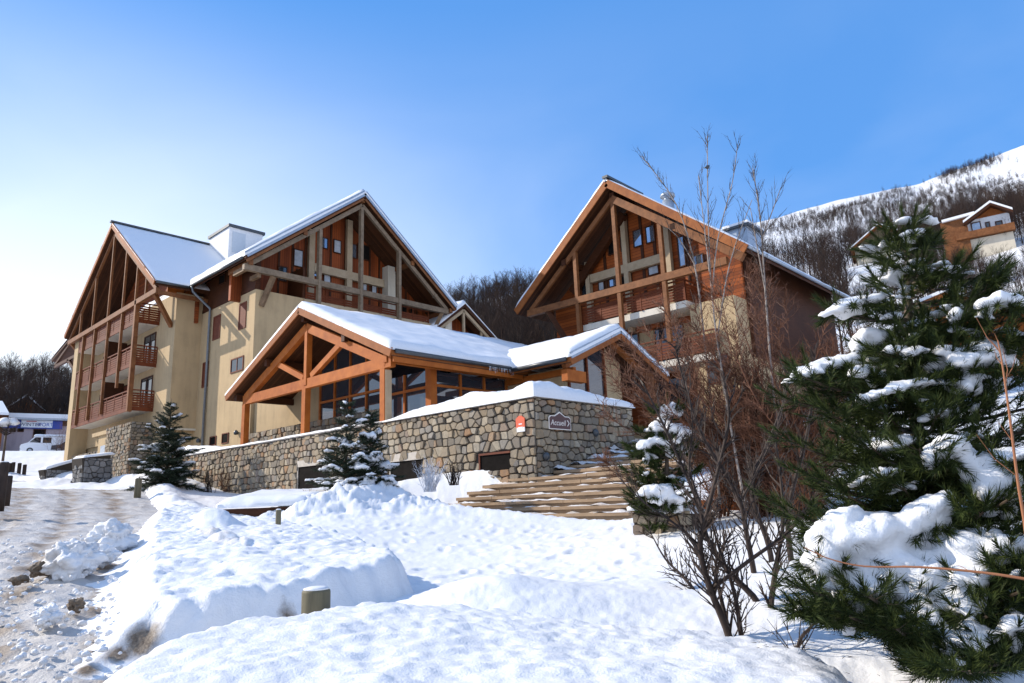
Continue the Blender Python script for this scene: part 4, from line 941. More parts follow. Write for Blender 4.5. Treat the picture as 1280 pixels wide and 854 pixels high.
# deep snow on the terrace behind the coping, thin along the porch
def terrace_snow():
    xs = np.r_[np.linspace(X0-.1, X0+.35, 12), np.linspace(X0+.42, 20.5, 70)]; ys = np.r_[np.linspace(Y0w-.1, Y0w+.35, 12), np.linspace(Y0w+.42, 20.8, 90)]
    X, Y = np.meshgrid(xs, ys); n1 = vnoise(X, Y, .8, 31, 4); n2 = vnoise(X, Y, 3, 32, 3)
    e = np.minimum.reduce([X-X0+.1, Y-Y0w+.1, 20.5-X, 20.8-Y]); kk = np.sqrt(np.clip(1-(1-np.clip(e/.42,0,1))**2, 0, 1))
    t = np.interp(Y, [13.4,14.0,15.2,17.2,18.3,19.6,20.3,20.8],[.46,.52,.44,.42,.36,.26,.12,.06])*np.interp(X,[15.2,16.5,18.5,20.5],[1,1,.8,.5])
    Z = Ztop+.06+np.maximum(.015, t*(1+.32*n1)+.02*n2)*kk
    o = grid_mesh('snow_cap', X, Y, Z, M['snow']); 
    import bmesh
    bm = bmesh.new(); bm.from_mesh(o.data); r = bmesh.ops.extrude_edge_only(bm, edges=[q for q in bm.edges if q.is_boundary])
    for v in r['geom']:
        if isinstance(v, bmesh.types.BMVert): v.co.z = Ztop+.03
    for v in bm.verts: v.co -= Vector(rw.location)
    bm.to_mesh(o.data); bm.free(); o.parent = rw
    Y = np.linspace(20.4, 39.4, 160); Xs = np.linspace(X0-.09, X0+.52, 9); X, Y = np.meshgrid(Xs, Y)
    n1 = vnoise(X, Y, .7, 35, 4); e = np.minimum(X-X0+.09, X0+.52-X); kk = np.sqrt(np.clip(1-(1-np.clip(e/.2,0,1))**2, 0, 1))
    t = np.interp(Y, [20.4,23,33,34.5,36,38,39.4],[.05,.10,.11,.2,.38,.5,.4])*(1+.35*n1); Z = Ztop+.06+np.maximum(.01,t)*kk
    o = grid_mesh('snow_cap', X, Y, Z, M['snow'], flip=True); o.data.transform(__import__('mathutils').Matrix.Translation(-Vector(rw.location))); o.parent = rw
terrace_snow()
# terrace floor behind the wall
build1('terrace', M['concrete'], rw, lambda m: m.box(X0+.501, 22.2, Y0w+.501, 36.3, .5, 2.0))
# ---- signs on the wall
def text(body, size, loc, xdir, zdir, mat, parent, name='lettering', shear=0, extrude=.004, align='CENTER'):
    cu = bpy.data.curves.new(name, 'FONT'); cu.body = body; cu.size = size; cu.align_x = align; cu.align_y = 'CENTER'; cu.extrude = extrude; cu.shear = shear; cu.materials.append(mat)
    tmp = bpy.data.objects.new(name, cu); COL.objects.link(tmp); dg = bpy.context.evaluated_depsgraph_get(); me = bpy.data.meshes.new_from_object(tmp.evaluated_get(dg)); COL.objects.unlink(tmp); bpy.data.objects.remove(tmp)
    xd = Vector(xdir).normalized(); zd = Vector(zdir).normalized(); yd = xd.cross(zd)*-1
    from mathutils import Matrix
    nrm = xd.cross(zd); mt = Matrix(((xd.x,zd.x,nrm.x,loc[0]),(xd.y,zd.y,nrm.y,loc[1]),(xd.z,zd.z,nrm.z,loc[2]),(0,0,0,1)))
    me.transform(mt)
    if parent is not None: me.transform(Matrix.Translation(-parent_loc(parent)))
    me.materials.clear(); me.materials.append(mat)
    o = bpy.data.objects.new(name, me); COL.objects.link(o); o.parent = parent; return o
M['sign_brown'] = mat_plain('sign brown', (.075,.022,.018), .45, .1)
M['sign_cream'] = mat_plain('sign cream', (.75,.68,.60), .5, .05)
M['sign_red'] = mat_plain('sign orange red', (.66,.10,.035), .5, .06)
y = Y0w-.09; a0, a1, z0, z1 = px_rect(1, 683.5, 520.5, 710.5, 537.5, Y0w)
sg = thing('wall_sign', 'brown wall sign with cream border reading Accueil and an arrow, on the shaded wall face', 'sign', ((a0+a1)/2, y, (z0+z1)/2))
ha = [(a0,z0),(a1,z0),(a1,z1-.06),(a1-.08,z1),((a0+a1)/2+.25,z1),((a0+a1)/2,z1+.13),((a0+a1)/2-.25,z1),(a0+.08,z1),(a0,z1-.06)]
build1('border', M['sign_cream'], sg, lambda m: m.prism(ha, 1, y, y+.03)); ca, cz = (a0+a1)/2, (z0+z1)/2
build1('board', M['sign_brown'], sg, lambda m: m.prism([(ca+(p-ca)*.955, cz+(q-cz)*.87) for p,q in ha], 1, y-.006, y-.001))
text('Accueil', .235, (ca-.1, y-.008, cz-.01), (1,0,0), (0,0,1), M['sign_cream'], sg, shear=.2)
build1('arrow', M['sign_cream'], sg, lambda m: m.prism([(a1-.19,cz+.09),(a1-.15,cz+.09),(a1-.07,cz),(a1-.15,cz-.09),(a1-.19,cz-.09),(a1-.11,cz)], 1, y-.012, y-.007))
build1('bracket', M['gutter'], sg, lambda m: m.box(ca-.3, ca+.3, y+.03, Y0w+.03, cz-.05, cz+.05))
xx = X0-.08; b0, b1, z0, z1 = px_rect(0, 647.0, 520, 658.0, 540, X0)
sg = thing('notice_board', 'small orange red notice with white foot on the sunlit end of the stone wall', 'notice', (xx, (b0+b1)/2, (z0+z1)/2))
build1('board', M['sign_red'], sg, lambda m: (m.box(xx, xx+.03, b1, b0, z0+.13, z1-.08), m.prism([(b1,z1-.08),(b0,z1-.08),(b0-.12,z1),(b1+.12,z1)], 0, xx, xx+.03)))
build1('foot_panel', M['white_paint'], sg, lambda m: m.box(xx, xx+.03, b1+.01, b0-.03, z0, z0+.128))
build1('stripe', M['white_paint'], sg, lambda m: (m.box(xx-.006, xx-.001, b1+.1, b0-.12, z1-.26, z1-.23), m.box(xx-.006, xx-.001, b1+.08, b0-.1, z1-.36, z1-.33)))
build1('bracket', M['gutter'], sg, lambda m: m.box(xx+.03, X0+.03, (b0+b1)/2-.1, (b0+b1)/2+.1, z0+.2, z0+.4))
for i, (px, py, lab) in enumerate([(683.5,570.5,'round black wall lamp low at the corner of the stone wall beside the stairs'),(745,541,'round black wall lamp higher up the shaded wall, above the upper stairs')]):
    p = onY(px, py, Y0w-.1); t = thing('wall_lamp', lab, 'lamp', p, 'round lamps along the stairs')
    build1('bowl', M['gutter'], t, lambda m: m.tube([Vector(p)+Vector((0,d,0)) for d in (.1,.06,0,-.05,-.07)], [.07,.12,.13,.09,.02], 16), True)
    build1('bracket', M['gutter'], t, lambda m: m.tube([Vector(p)+Vector((0,d,0)) for d in (.1,.16)], [.05,.05], 8))

# ================================================================ stairs
st = thing('staircase', 'broad flight of timber edged steps with trodden snow, climbing beside the stone wall', 'stairs', (16, 11, -.4))
rg = random.Random(2); tread = MB()
SYR = 9.4
k = NT('trodden step snow'); k.rough(.8); f = k.ramp(k.math('ADD', k.math('MULTIPLY', k.noise(3,7,.75), .6), k.math('MULTIPLY', k.noise(1.2,4,.6,mscale=(3,.5,1)), .5)), [(.42,(0,0,0)),(.66,(1,1,1))])
k.base(k.cmix(f, (.40,.30,.21), (.82,.83,.85))); k.bump(k.noise(14,6,.7), .6, .04); M['tread'] = k.m
lefts = [15.1,16.4,16.3,16.1,15.9,15.5,15.0]
for i in range(14):
    x = 13.72+.265*i if i < 7 else 15.31+.72*(i-6); z = -.50+.165*i; yl = lefts[i] if i < 7 else Y0w-.03; dx = .265 if i < 6 else .72
    s = MB(); y = SYR
    while y < yl-.05:
        L = min(rg.uniform(1.8, 3.0), yl-y)
        o_ = rg.uniform(-.012,.012); s.box(x+o_, x+.17, y+.008, y+L-.008, z+.085, z+.165+rg.uniform(-.010,.010)); s.box(x+.075+o_, x+.16, y+.004, y+L-.004, z-.2, z+.084); y += L
    stp = s.build('step', M['sleeper'], st)
    n = 60; ys = np.linspace(SYR, yl, n); X, Y = np.meshgrid(np.linspace(x+.02, x+dx+.12, 9), ys); nn = vnoise(X, Y, 2.2, i+50, 4)
    Z = z+.165-.012+.05*nn+.03*sstep(.08, .2, X-x)*(.6+.8*np.clip(nn,-.5,1)) + (.10 if i > 6 else 0)*sstep(12.9-(i-6)*.3, 13.4, Y)*(.6+nn)
    t = grid_mesh('tread', X, Y, Z, M['tread'] if True else M['snow'], flip=True); t.data.transform(__import__('mathutils').Matrix.Translation(-Vector(st.location))); t.parent = stp
# fringe of frosted stalks along the foot of the wall beside the stairs
# ================================================================ plants
def perp(d, rng):
    d = Vector(d).normalized(); a = d.orthogonal().normalized(); b = d.cross(a); t = rng.uniform(0, 2*math.pi); return a*math.cos(t)+b*math.sin(t)
def twigs(mb, pts, rng, n, L, r, spread=.9, up=.35, sub=3, lo=.2, droop=0):
    """side shoots along a polyline, each with a few finer ones"""
    P = [Vector(p) for p in pts]
    for i in range(n):
        t = lo+(1-lo)*rng.random(); f = t*(len(P)-1); k = min(int(f), len(P)-2); p = P[k].lerp(P[k+1], f-k); d = (P[k+1]-P[k]).normalized()
        q = (d+perp(d, rng)*spread*rng.uniform(.6,1.3)+Vector((0,0,up-droop))).normalized(); l = L*rng.uniform(.4,1.1)*(1.15-.6*t)
        m = p+q*l*.5+perp(q, rng)*l*.07; e = p+q*l+Vector((0,0,up*.25*l))
        mb.tube([p,m,e], [r,r*.7,r*.3], 3, False)
        for j in range(sub):
            s = rng.uniform(.25,.95); a = p.lerp(e, s); w = (q+perp(q, rng)*spread*.9+Vector((0,0,up*.6))).normalized(); mb.cone_twig(a, a+w*l*rng.uniform(.25,.55), r*.55)
def wander(p, d, L, n, rng, curl=.12, up=.05):
    pts = [Vector(p)]; d = Vector(d).normalized()
    for i in range(n):
        d = (d+perp(d, rng)*curl*rng.random()+Vector((0,0,up))).normalized(); pts.append(pts[-1]+d*(L/n))
    return pts
def bare_tree_mb(rng, h, nb=16, nt=9, sub=2, spread=.8, r=None, sides=4):
    mb = MB(); r = r or h*.013; tr = wander((0,0,-.3), (rng.uniform(-.06,.06),rng.uniform(-.06,.06),1), h+.3, 7, rng, .10, .06); mb.tube(tr, [r*(1-.85*i/7) for i in range(8)], sides, False)
    for i in range(nb):
        t = .22+.75*(i+rng.random())/nb; f = t*7; k = min(int(f), 6); p = tr[k].lerp(tr[k+1], f-k); d = (Vector((0,0,.9))+perp((0,0,1), rng)*spread*rng.uniform(.6,1.2)).normalized()
        L = h*(.46-.30*t)*rng.uniform(.75,1.15); b = wander(p, d, L, 3, rng, .2, .10); rr = r*(1-.8*t)*.6; mb.tube(b, [rr,rr*.75,rr*.5,rr*.25], 3, False)
        twigs(mb, b, rng, nt, L*.5, rr*.4, .8, .35, sub)
    return mb
tmpl = []
rg = random.Random(77)
for i in range(6): tmpl.append(bare_tree_mb(rg, 10, nb=13+i%3*4, nt=9+i%2*3, sub=3, r=.13, spread=.8+.16*(i%4)))
TM = [m.build('bare_tree_model', M['hill_twig']) for m in tmpl]
tcol = bpy.data.collections.new('hillside tree models')
for o in TM: COL.objects.unlink(o); tcol.objects.link(o)
def pix(P):
    P = np.asarray(P, float); d = P@FW; return 640+FPX*(P@RT)/d, 427-FPX*(P@UP)/d
def hill_ok(px, x, y, z, h, r):
    X, Yt = pix((x, y, z+h))
    if 1160 < X < 1280 and r < 106 and Yt < 303: return False
    if 1050 < X < 1130 and r < 147 and Yt < 321: return False
    if 1180 < X and r < 62: return False
    if X < 105 and r < 150 and not (r > 132 and rg.random() < .5): return False
    if X < 105 and r > 150 and rg.random() < .6: return False
    return True
rg = random.Random(9); near = []; farp = []; farR = []
az_of = lambda px: _elev(px, 400)[0]
def density(x, y): return noise.fractal(Vector((x*.018, y*.018, 4.4)), .9, 2.1, 4)
def try_tree(px, r, h, lst, thr=-9):
    a = az_of(px); x, y = r*math.cos(a), r*math.sin(a)
    if density(x, y) < thr: return
    z = float(H0(x, y))
    if hill_ok(px, x, y, z, h, r): lst.append((x, y, z, h))
for i in range(1500):
    px = rg.choice((rg.uniform(535,705), rg.uniform(840,1300), rg.uniform(900,1300), rg.uniform(-20,100))); r = 62+78*rg.random()**.9
    h = rg.uniform(5, 9) if px > 800 else rg.uniform(8,12)
    if px < 110: h = rg.uniform(9, 14)
    try_tree(px, r, h, near)
rg.shuffle(near); near = sorted(near[:300], key=lambda t: -math.hypot(t[0], t[1]))
extra = []
for i in range(4200):
    px = rg.choice((rg.uniform(500,740), rg.uniform(820,1330), rg.uniform(820,1330), rg.uniform(-40,130))); r = 130+150*rg.random()
    if i % 5 == 0 and px > 500: r = rg.uniform(66, 135)
    try_tree(px, r, 7 if px > 850 else 9, farR if px > 850 else farp, thr=(.2 if r > 160 else .05) if px > 850 else -.9)
for i in range(5200):
    px = rg.uniform(880, 1330); r = rg.uniform(285, 800); a = az_of(px); x, y = r*math.cos(a), r*math.sin(a)
    band = noise.fractal(Vector((x*.006+3, y*.006, 1.7)), .9, 2.1, 4)
    lim = -.1 if r < 430 else .05 if r < 700 else .17
    if band > lim: farR.append((x, y, float(hill_h(x, y)), 9))
for cpx, r0_, n_, sp in [(1225,800,70,14),(1245,770,50,14),(1272,790,70,14),(1150,760,40,12),(1120,720,60,22),(1085,700,50,20),(1180,690,60,25),(1060,640,40,20),(1030,640,40,25),(1140,600,60,30),(1210,560,60,30)]:
    for j in range(n_*2):
        a = az_of(cpx+rg.gauss(0, sp)); r = r0_+rg.gauss(0, 28); x, y = r*math.cos(a), r*math.sin(a); farR.append((x, y, float(hill_h(x, y)), 9))
mdl = [o.data for o in TM]
labs = ['bare brown tree on the snowy wooded slope beyond the chalets', 'bare tree on the slope above the shop at the far left']
for i, (x, y, z, h) in enumerate(near):
    o = bpy.data.objects.new('bare_tree', mdl[i%6]); COL.objects.link(o); o.location = (x, y, z); o.rotation_euler = (0, 0, rg.uniform(0, 6.28)); s = h/10; o.scale = (s*.9, s*.9, s)
    X, _ = pix((x, y, z)); tag(o, labs[1] if X < 300 else labs[0], 'tree', 'bare trees above the shop' if X < 300 else 'bare trees on the slope')
def wood(name, pts, label, cat, s0, s1):
    me = bpy.data.meshes.new(name); me.from_pydata([(p[0], p[1], p[2]-.3) for p in pts], [], []); hw_ = bpy.data.objects.new(name, me); COL.objects.link(hw_)
    hw_['kind'] = 'stuff'; hw_['label'] = label; hw_['category'] = cat
    gn = bpy.data.node_groups.new(name, 'GeometryNodeTree'); gn.interface.new_socket('Geometry', in_out='INPUT', socket_type='NodeSocketGeometry'); gn.interface.new_socket('Geometry', in_out='OUTPUT', socket_type='NodeSocketGeometry')
    gi = gn.nodes.new('NodeGroupInput'); go = gn.nodes.new('NodeGroupOutput'); ci = gn.nodes.new('GeometryNodeCollectionInfo'); ci.inputs['Collection'].default_value = tcol; ci.inputs['Separate Children'].default_value = True; ci.inputs['Reset Children'].default_value = True
    ip = gn.nodes.new('GeometryNodeInstanceOnPoints'); ip.inputs['Pick Instance'].default_value = True
    rv = gn.nodes.new('FunctionNodeRandomValue'); rv.data_type = 'FLOAT_VECTOR'; rv.inputs[0].default_value = (0,0,0); rv.inputs[1].default_value = (0,0,6.28)
    rs = gn.nodes.new('FunctionNodeRandomValue'); rs.data_type = 'FLOAT'; rs.inputs[2].default_value = s0; rs.inputs[3].default_value = s1; rs.inputs['Seed'].default_value = 3
    gn.links.new(gi.outputs[0], ip.inputs['Points']); gn.links.new(ci.outputs[0], ip.inputs['Instance']); gn.links.new(rv.outputs[0], ip.inputs['Rotation']); gn.links.new(rs.outputs[1], ip.inputs['Scale']); gn.links.new(ip.outputs[0], go.inputs[0])
    md = hw_.modifiers.new('wood', 'NODES'); md.node_group = gn; return hw_
wood('hill_wood', farp, 'far bare woodland covering the snowy hillside', 'woodland', .45, 1.15)
wood('hill_wood', farR, 'patchy bare woodland on the snowy right hillside', 'woodland', .35, .8)
brush = []
for i in range(1500):
    px = rg.uniform(960, 1330); r = 52+95*rg.random(); a = az_of(px); x, y = r*math.cos(a), r*math.sin(a); z = float(H0(x, y))
    if y < 13.6 and x < 47 and x > 29: continue
    if hill_ok(px, x, y, z, 3.2, r) and noise.fractal(Vector((x*.07, y*.07, 2.2)), .9, 2.1, 3) > -.18: brush.append((x, y, z))
wood('hill_brush', brush, 'brown leafless brush on the snowy slope behind the pine', 'brush', .16, .36)

# ---------------------------------------------------------------- needles and snow lumps
def shoot(mb, p, d, L, n, nl, rng, w=.0035, ang=.75):
    p, d = Vector(p), Vector(d).normalized(); a0 = d.orthogonal().normalized(); b0 = d.cross(a0); V = mb.v; F = mb.f
    for i in range(n):
        t = i/n; th = i*2.4+rng.random(); s = a0*math.cos(th)+b0*math.sin(th); q = p+d*(L*t); e = q+(d*(1-ang*.55)+s*ang*(1.05-.6*t)).normalized()*nl*rng.uniform(.75,1.15)
        c = d.cross(s)*w; k = len(V); V.append(tuple(q+c)); V.append(tuple(q-c)); V.append(tuple(e)); F.append((k,k+1,k+2))
def sphere(mb, c, rx, ry, rz, sub=2):
    import bmesh
    bm = _ico.get(sub)
    if bm is None:
        b = bmesh.new(); bmesh.ops.create_icosphere(b, subdivisions=sub, radius=1); bm = _ico[sub] = ([tuple(v.co) for v in b.verts], [tuple(v.index for v in f.verts) for f in b.faces]); b.free()
    mb.add([(c[0]+v[0]*rx, c[1]+v[1]*ry, c[2]+v[2]*rz) for v in bm[0]], bm[1])
_ico = {}
RTH = Vector((math.sin(YAW), -math.cos(YAW), 0)); FWH = Vector((math.cos(YAW), math.sin(YAW), 0))
ctex = bpy.data.textures.new('snow lumps', 'CLOUDS'); ctex.noise_scale = .09; ctex.noise_depth = 3
def snow_clump(mb, c, hw, hh, rng, depth=None, tilt=0.0):
    """a pillow of snow, width 2*hw across the view, about 2*hh high"""
    c = Vector(c); dp = depth or max(hw*.5, min(hw, hh)); r = max(.02, min(hh*.9, hw)); n = int(min(46, max(4, 5+7*hw/r)))
    for i in range(n):
        u = (-1+2*(i+.5)/n)*1.0+rng.uniform(-.12,.12); w = rng.uniform(-1,1)*math.sqrt(max(.05, 1-min(1,u*u)))
        k = math.sqrt(min(1, u*u+w*w*.6)); q = r*rng.uniform(.55,.95)*(1.05-.35*k)
        p = c+RTH*(u*max(hw-r*.5,0))+FWH*(w*max(dp-r*.5,0))+Vector((0,0,(1-k*k)*hh*.35-hh*.25+rng.uniform(-.2,.2)*hh-tilt*u*hw))
        sphere(mb, p, q*1.15, q*1.15, q*rng.uniform(.65,.95))
def snow_finish(mb, name, parent, vox=.025, strength=.05):
    o = mb.build(name, M['snow'], parent, True); m = o.modifiers.new('fuse', 'REMESH'); m.mode = 'VOXEL'; m.voxel_size = vox; m.use_smooth_shade = True
    s = o.modifiers.new('soften', 'SMOOTH'); s.iterations = 3; s.factor = .5
    d = o.modifiers.new('lumps', 'DISPLACE'); d.texture = ctex; d.strength = strength; d.mid_level = .5; d.texture_coords = 'LOCAL'; o['kind'] = 'stuff'; return o
def pine(name, label, base, top, tips, clumps, rng, nl=.085, dens=1.0, trunk_r=.07, fill=0, w=.0035, vox=.025):
    base, top = Vector(base), Vector(top); t = thing(name, label, 'conifer', base); H_ = (top-base).length
    tp = [base.lerp(top, k/8)+Vector((math.sin(k*1.7)*.02, math.cos(k*1.3)*.02, 0)) for k in range(9)]; tp[0] = tp[0]-Vector((0,0,.3))
    mt = MB(); mt.tube(tp, [trunk_r*(1-.85*k/8)+.008 for k in range(9)], 8); mt.build('trunk', M['bark'], t, True)
    bm_, nm = MB(), MB()
    def axis(z): f = max(0, min(1, (z-base.z)/(top.z-base.z))); return base.lerp(top, f)
    def limb(P, size=1.0):
        P = Vector(P); hd = math.hypot(P.x-axis(P.z).x, P.y-axis(P.z).y); S = axis(max(base.z+.15, min(top.z-.1, P.z-.12*hd+.05))); L = (P-S).length
        if L < .05: return
        c1 = S.lerp(P, .45)+Vector((0,0,-.06*L)); pts = [S, S.lerp(c1,.6), c1, c1.lerp(P,.55)+Vector((0,0,-.02*L)), P]; r = .006+.014*L*size
        bm_.tube(pts, [r,r*.85,r*.65,r*.45,r*.25], 5, False)
        n = max(3, int(L/.085)); lo = .22
        for i in range(n):
            f = lo+(1-lo)*(i+rng.random())/n; g = f*4; k = min(int(g),3); p = pts[k].lerp(pts[k+1], g-k); d = (pts[k+1]-pts[k]).normalized()
            side = Vector((-d.y, d.x, 0)).normalized()*rng.choice((-1,1)); q = (d*.75+side*rng.uniform(.35,1.0)+Vector((0,0,rng.uniform(-.1,.45)))).normalized(); l = min(.45,.42*L)*(1.15-.75*f)*rng.uniform(.6,1.1)
            e = p+q*l; bm_.cone_twig(p, e, .004)
            m = max(1, int(l/.07))
            for j in range(m): shoot(nm, p.lerp(e, (j+.3)/m), (q+perp(q, rng)*.35).normalized(), .11, int(20*dens), nl, rng, w)
            shoot(nm, e, (q+Vector((0,0,.35))).normalized(), .12, int(26*dens), nl, rng, w, .6)
        shoot(nm, pts[3], d, .2, int(30*dens), nl, rng, w); shoot(nm, P, (d+Vector((0,0,.5))).normalized(), .16, int(44*dens), nl*1.1, rng, w, .55)
    sn = MB()
    for p in tips:
        limb(p)
        if clumps:
            P = Vector(p); A_ = axis(P.z)
            for e_ in range(rng.choice((0,1,2,2))):
                f_ = rng.uniform(.5,.95); hw_ = rng.uniform(.04,.12); snow_clump(sn, A_.lerp(P, f_)+RTH*rng.uniform(-.12,.12)+Vector((0,0,rng.uniform(.0,.05))), hw_, hw_*.45, rng, tilt=rng.uniform(-.2,.2))
    for k in range(10): shoot(nm, top-Vector((0,0,.05+.07*k)), (0,0,1), .12, int(30*dens), nl*1.1, rng, w, .5)
    for (c, hw, hh) in clumps:
        c = Vector(c); limb(c-Vector((0,0,hh*1.1)))
        for k in range(int(8+hw*46)):
            a = rng.uniform(0, 6.28); o = c+RTH*(math.cos(a)*hw*rng.uniform(.6,1.0))+FWH*(math.sin(a)*hw*.8)+Vector((0,0,-hh*rng.uniform(.55,1.15)))
            dd = (RTH*math.cos(a)+FWH*math.sin(a)*.8+Vector((0,0,rng.uniform(-.8,.05)))).normalized(); shoot(nm, o-dd*.05, dd, .12, int(26*dens), nl, rng, w)
        sd = (c-axis(c.z)).dot(RTH); tl = max(-.3, min(.3, sd*.35)); snow_clump(sn, c-FWH*hw*.25, hw*1.12, hh*1.1, rng, tilt=tl)
        for e_ in range(rng.choice((1,2,2,3)) if hw > .07 else 0):
            c2 = c+RTH*rng.uniform(-.85,.85)*hw+FWH*rng.uniform(-.3,.3)*hw+Vector((0,0,-rng.uniform(.7,1.5)*hh)); snow_clump(sn, c2, hw*rng.uniform(.25,.5), hh*rng.uniform(.35,.6), rng, tilt=tl)
    ax = lambda f: base.lerp(top, f)
    for i in range(fill):                           # inner branches all round, unlit and dark inside the crown
        f = rng.uniform(.04,.93); a = rng.uniform(0, 6.28); rr = (1.02-f)*H_*.42*rng.uniform(.3,.8); p = ax(f)+Vector((math.cos(a)*rr, math.sin(a)*rr, rr*.10)); limb(p, .8)
    bm_.build('limbs', M['bark'], t); nm.build('needles', M['needles'], t)
    if clumps: snow_finish(sn, 'snow', t, vox, vox*2.4)
    return t
rng = random.Random(4)
def Dp(px, py): return 6.15-(py-280)/550*1.5+rng.uniform(-.15,.15)
def Z_(ox, oy, s, L): return [(ox+x/s, oy+y/s, a, b) for x, y, a, b in L]
CL = [(1067,381,38,10),(1139,292,15,7),(1117,298,6,5),(1187,335,12,5),(1247,379,27,11),(1239,349,5,4),(1085,425,20,16),(1016,461,31,11),(1054,453,18,12),(1072,463,14,10),(1098,470,13,9),(1157,403,13,6),(1140,420,6,5),(1143,438,14,7),(1117,487,40,9),(1174,457,18,11),(1203,480,14,20),(1226,452,34,14),(1230,435,26,8),(1196,395,9,9),(1192,412,8,5),(1179,477,6,5),(1271,420,10,6),(1185,551,22,7),(1125,553,22,9),
      (1181,562,21,18),(1228,577,28,19),(1240,606,20,22),(1089,595,27,7),(1276,568,10,10),(1056,672,52,34),(1040,650,34,16),(1081,724,27,36),(1144,716,28,32),(1137,650,30,25),(1158,636,25,20),(1151,750,18,26),(1158,779,16,12),(1199,687,27,30),(1199,746,19,26),(1214,716,24,16),(1206,794,22,17),(1228,665,18,9),(1254,680,20,11),(1271,715,8,7),(1265,779,14,12),(1269,805,9,13),(1190,830,11,7),(1000,760,9,5),(1110,700,26,26),(1023,690,20,14)]
clumps = []
for (px, py, a, b) in CL: D = Dp(px, py); k = D/880; clumps.append((atD(px, py, D), a*k, b*k))
for (px, py, a, b) in [(1330,470,30,14),(1350,560,34,18),(1320,640,30,20),(1340,720,34,24),(1320,400,22,9)]: D = Dp(px, py); clumps.append((atD(px, py, D), a*D/880, b*D/880))
tips = [atD(px, py, Dp(px, py)+dd) for px, py, dd in [(1040,388,-.1),(1098,352,0),(1090,318,.2),(1160,310,.1),(1205,330,0),(1240,342,.1),(1000,470,-.2),(985,500,.1),(1040,520,-.2),(1005,560,0),(1030,600,-.1),(985,640,0),(1015,772,-.15),(1060,770,-.2),(1120,785,-.2),(1180,800,0),(1235,770,0),(1280,700,0),(1260,625,0),(1245,545,0),(1275,480,0),(1180,420,-.1),(1150,480,-.2),(1210,475,-.1),(1120,440,-.1),(1130,370,-.1),(1165,360,-.1),(1110,520,-.2),(1170,520,-.1),(1220,520,0),(1090,560,-.2),(1060,620,-.2),(1015,740,-.2),(1085,745,-.3),(1250,830,-.2),(1215,840,-.2),(1275,740,-.1),(1330,520,0),(1330,620,0),(1330,700,0),(1330,800,0),(1330,420,.3),(1170,590,-.2),(1130,610,-.1),(1230,640,-.1),(1150,560,-.2),(1100,480,-.2),(1190,440,-.1),(1145,340,.0),(1120,400,.0),(1205,385,.1),(1255,410,0),(1270,395,.1),(1116,286,0),(1141,281,0),(1125,303,-.05),(1106,306,.05),(1150,302,.05),(1134,318,-.1),(1118,335,-.1),(1150,335,-.1),(1238,360,0),(1244,352,-.05),(1235,372,.05)]]
pine('pine_tree', 'large dark pine loaded with thick snow pillows at the right edge', tuple(atD(1165,800,6.3)[:2])+(ground_z(*atD(1165,800,6.3)[:2]),), atD(1128,268,6.25), tips, clumps, rng, fill=34, dens=1.35, nl=.078)
# the younger pine by the stairs
CS = [(836,514,13,13),(826,532,16,13),(842,536,12,10),(818,612,19,10),(822,552,16,9),(806,556,10,8),(812,572,9,5),(847,560,14,7),(838,596,7,5),(808,592,6,4),(832,622,18,10),(851,540,12,10),(795,565,5,4)]
D = 12.3; cl2 = [(atD(px, py, D+rng.uniform(-.3,.1)), a*D/880, b*D/880) for px, py, a, b in CS]
tp2 = [atD(px, py, D+rng.uniform(-.3,.2)) for px, py in [(785,590),(790,620),(788,560),(800,640),(815,645),(840,640),(860,630),(870,590),(865,560),(800,540),(815,515),(845,510),(830,600),(812,605),(795,605),(850,610),(805,625),(825,635)]]
b0 = atD(832,655,12.4)
pine('young_pine', 'young pine half buried in snow beside the right end of the stairs', (b0[0],b0[1],ground_z(b0[0],b0[1])-.1), atD(834,497,12.4), tp2, cl2, rng, fill=30, dens=.9, trunk_r=.05, w=.007, nl=.10, vox=.035)
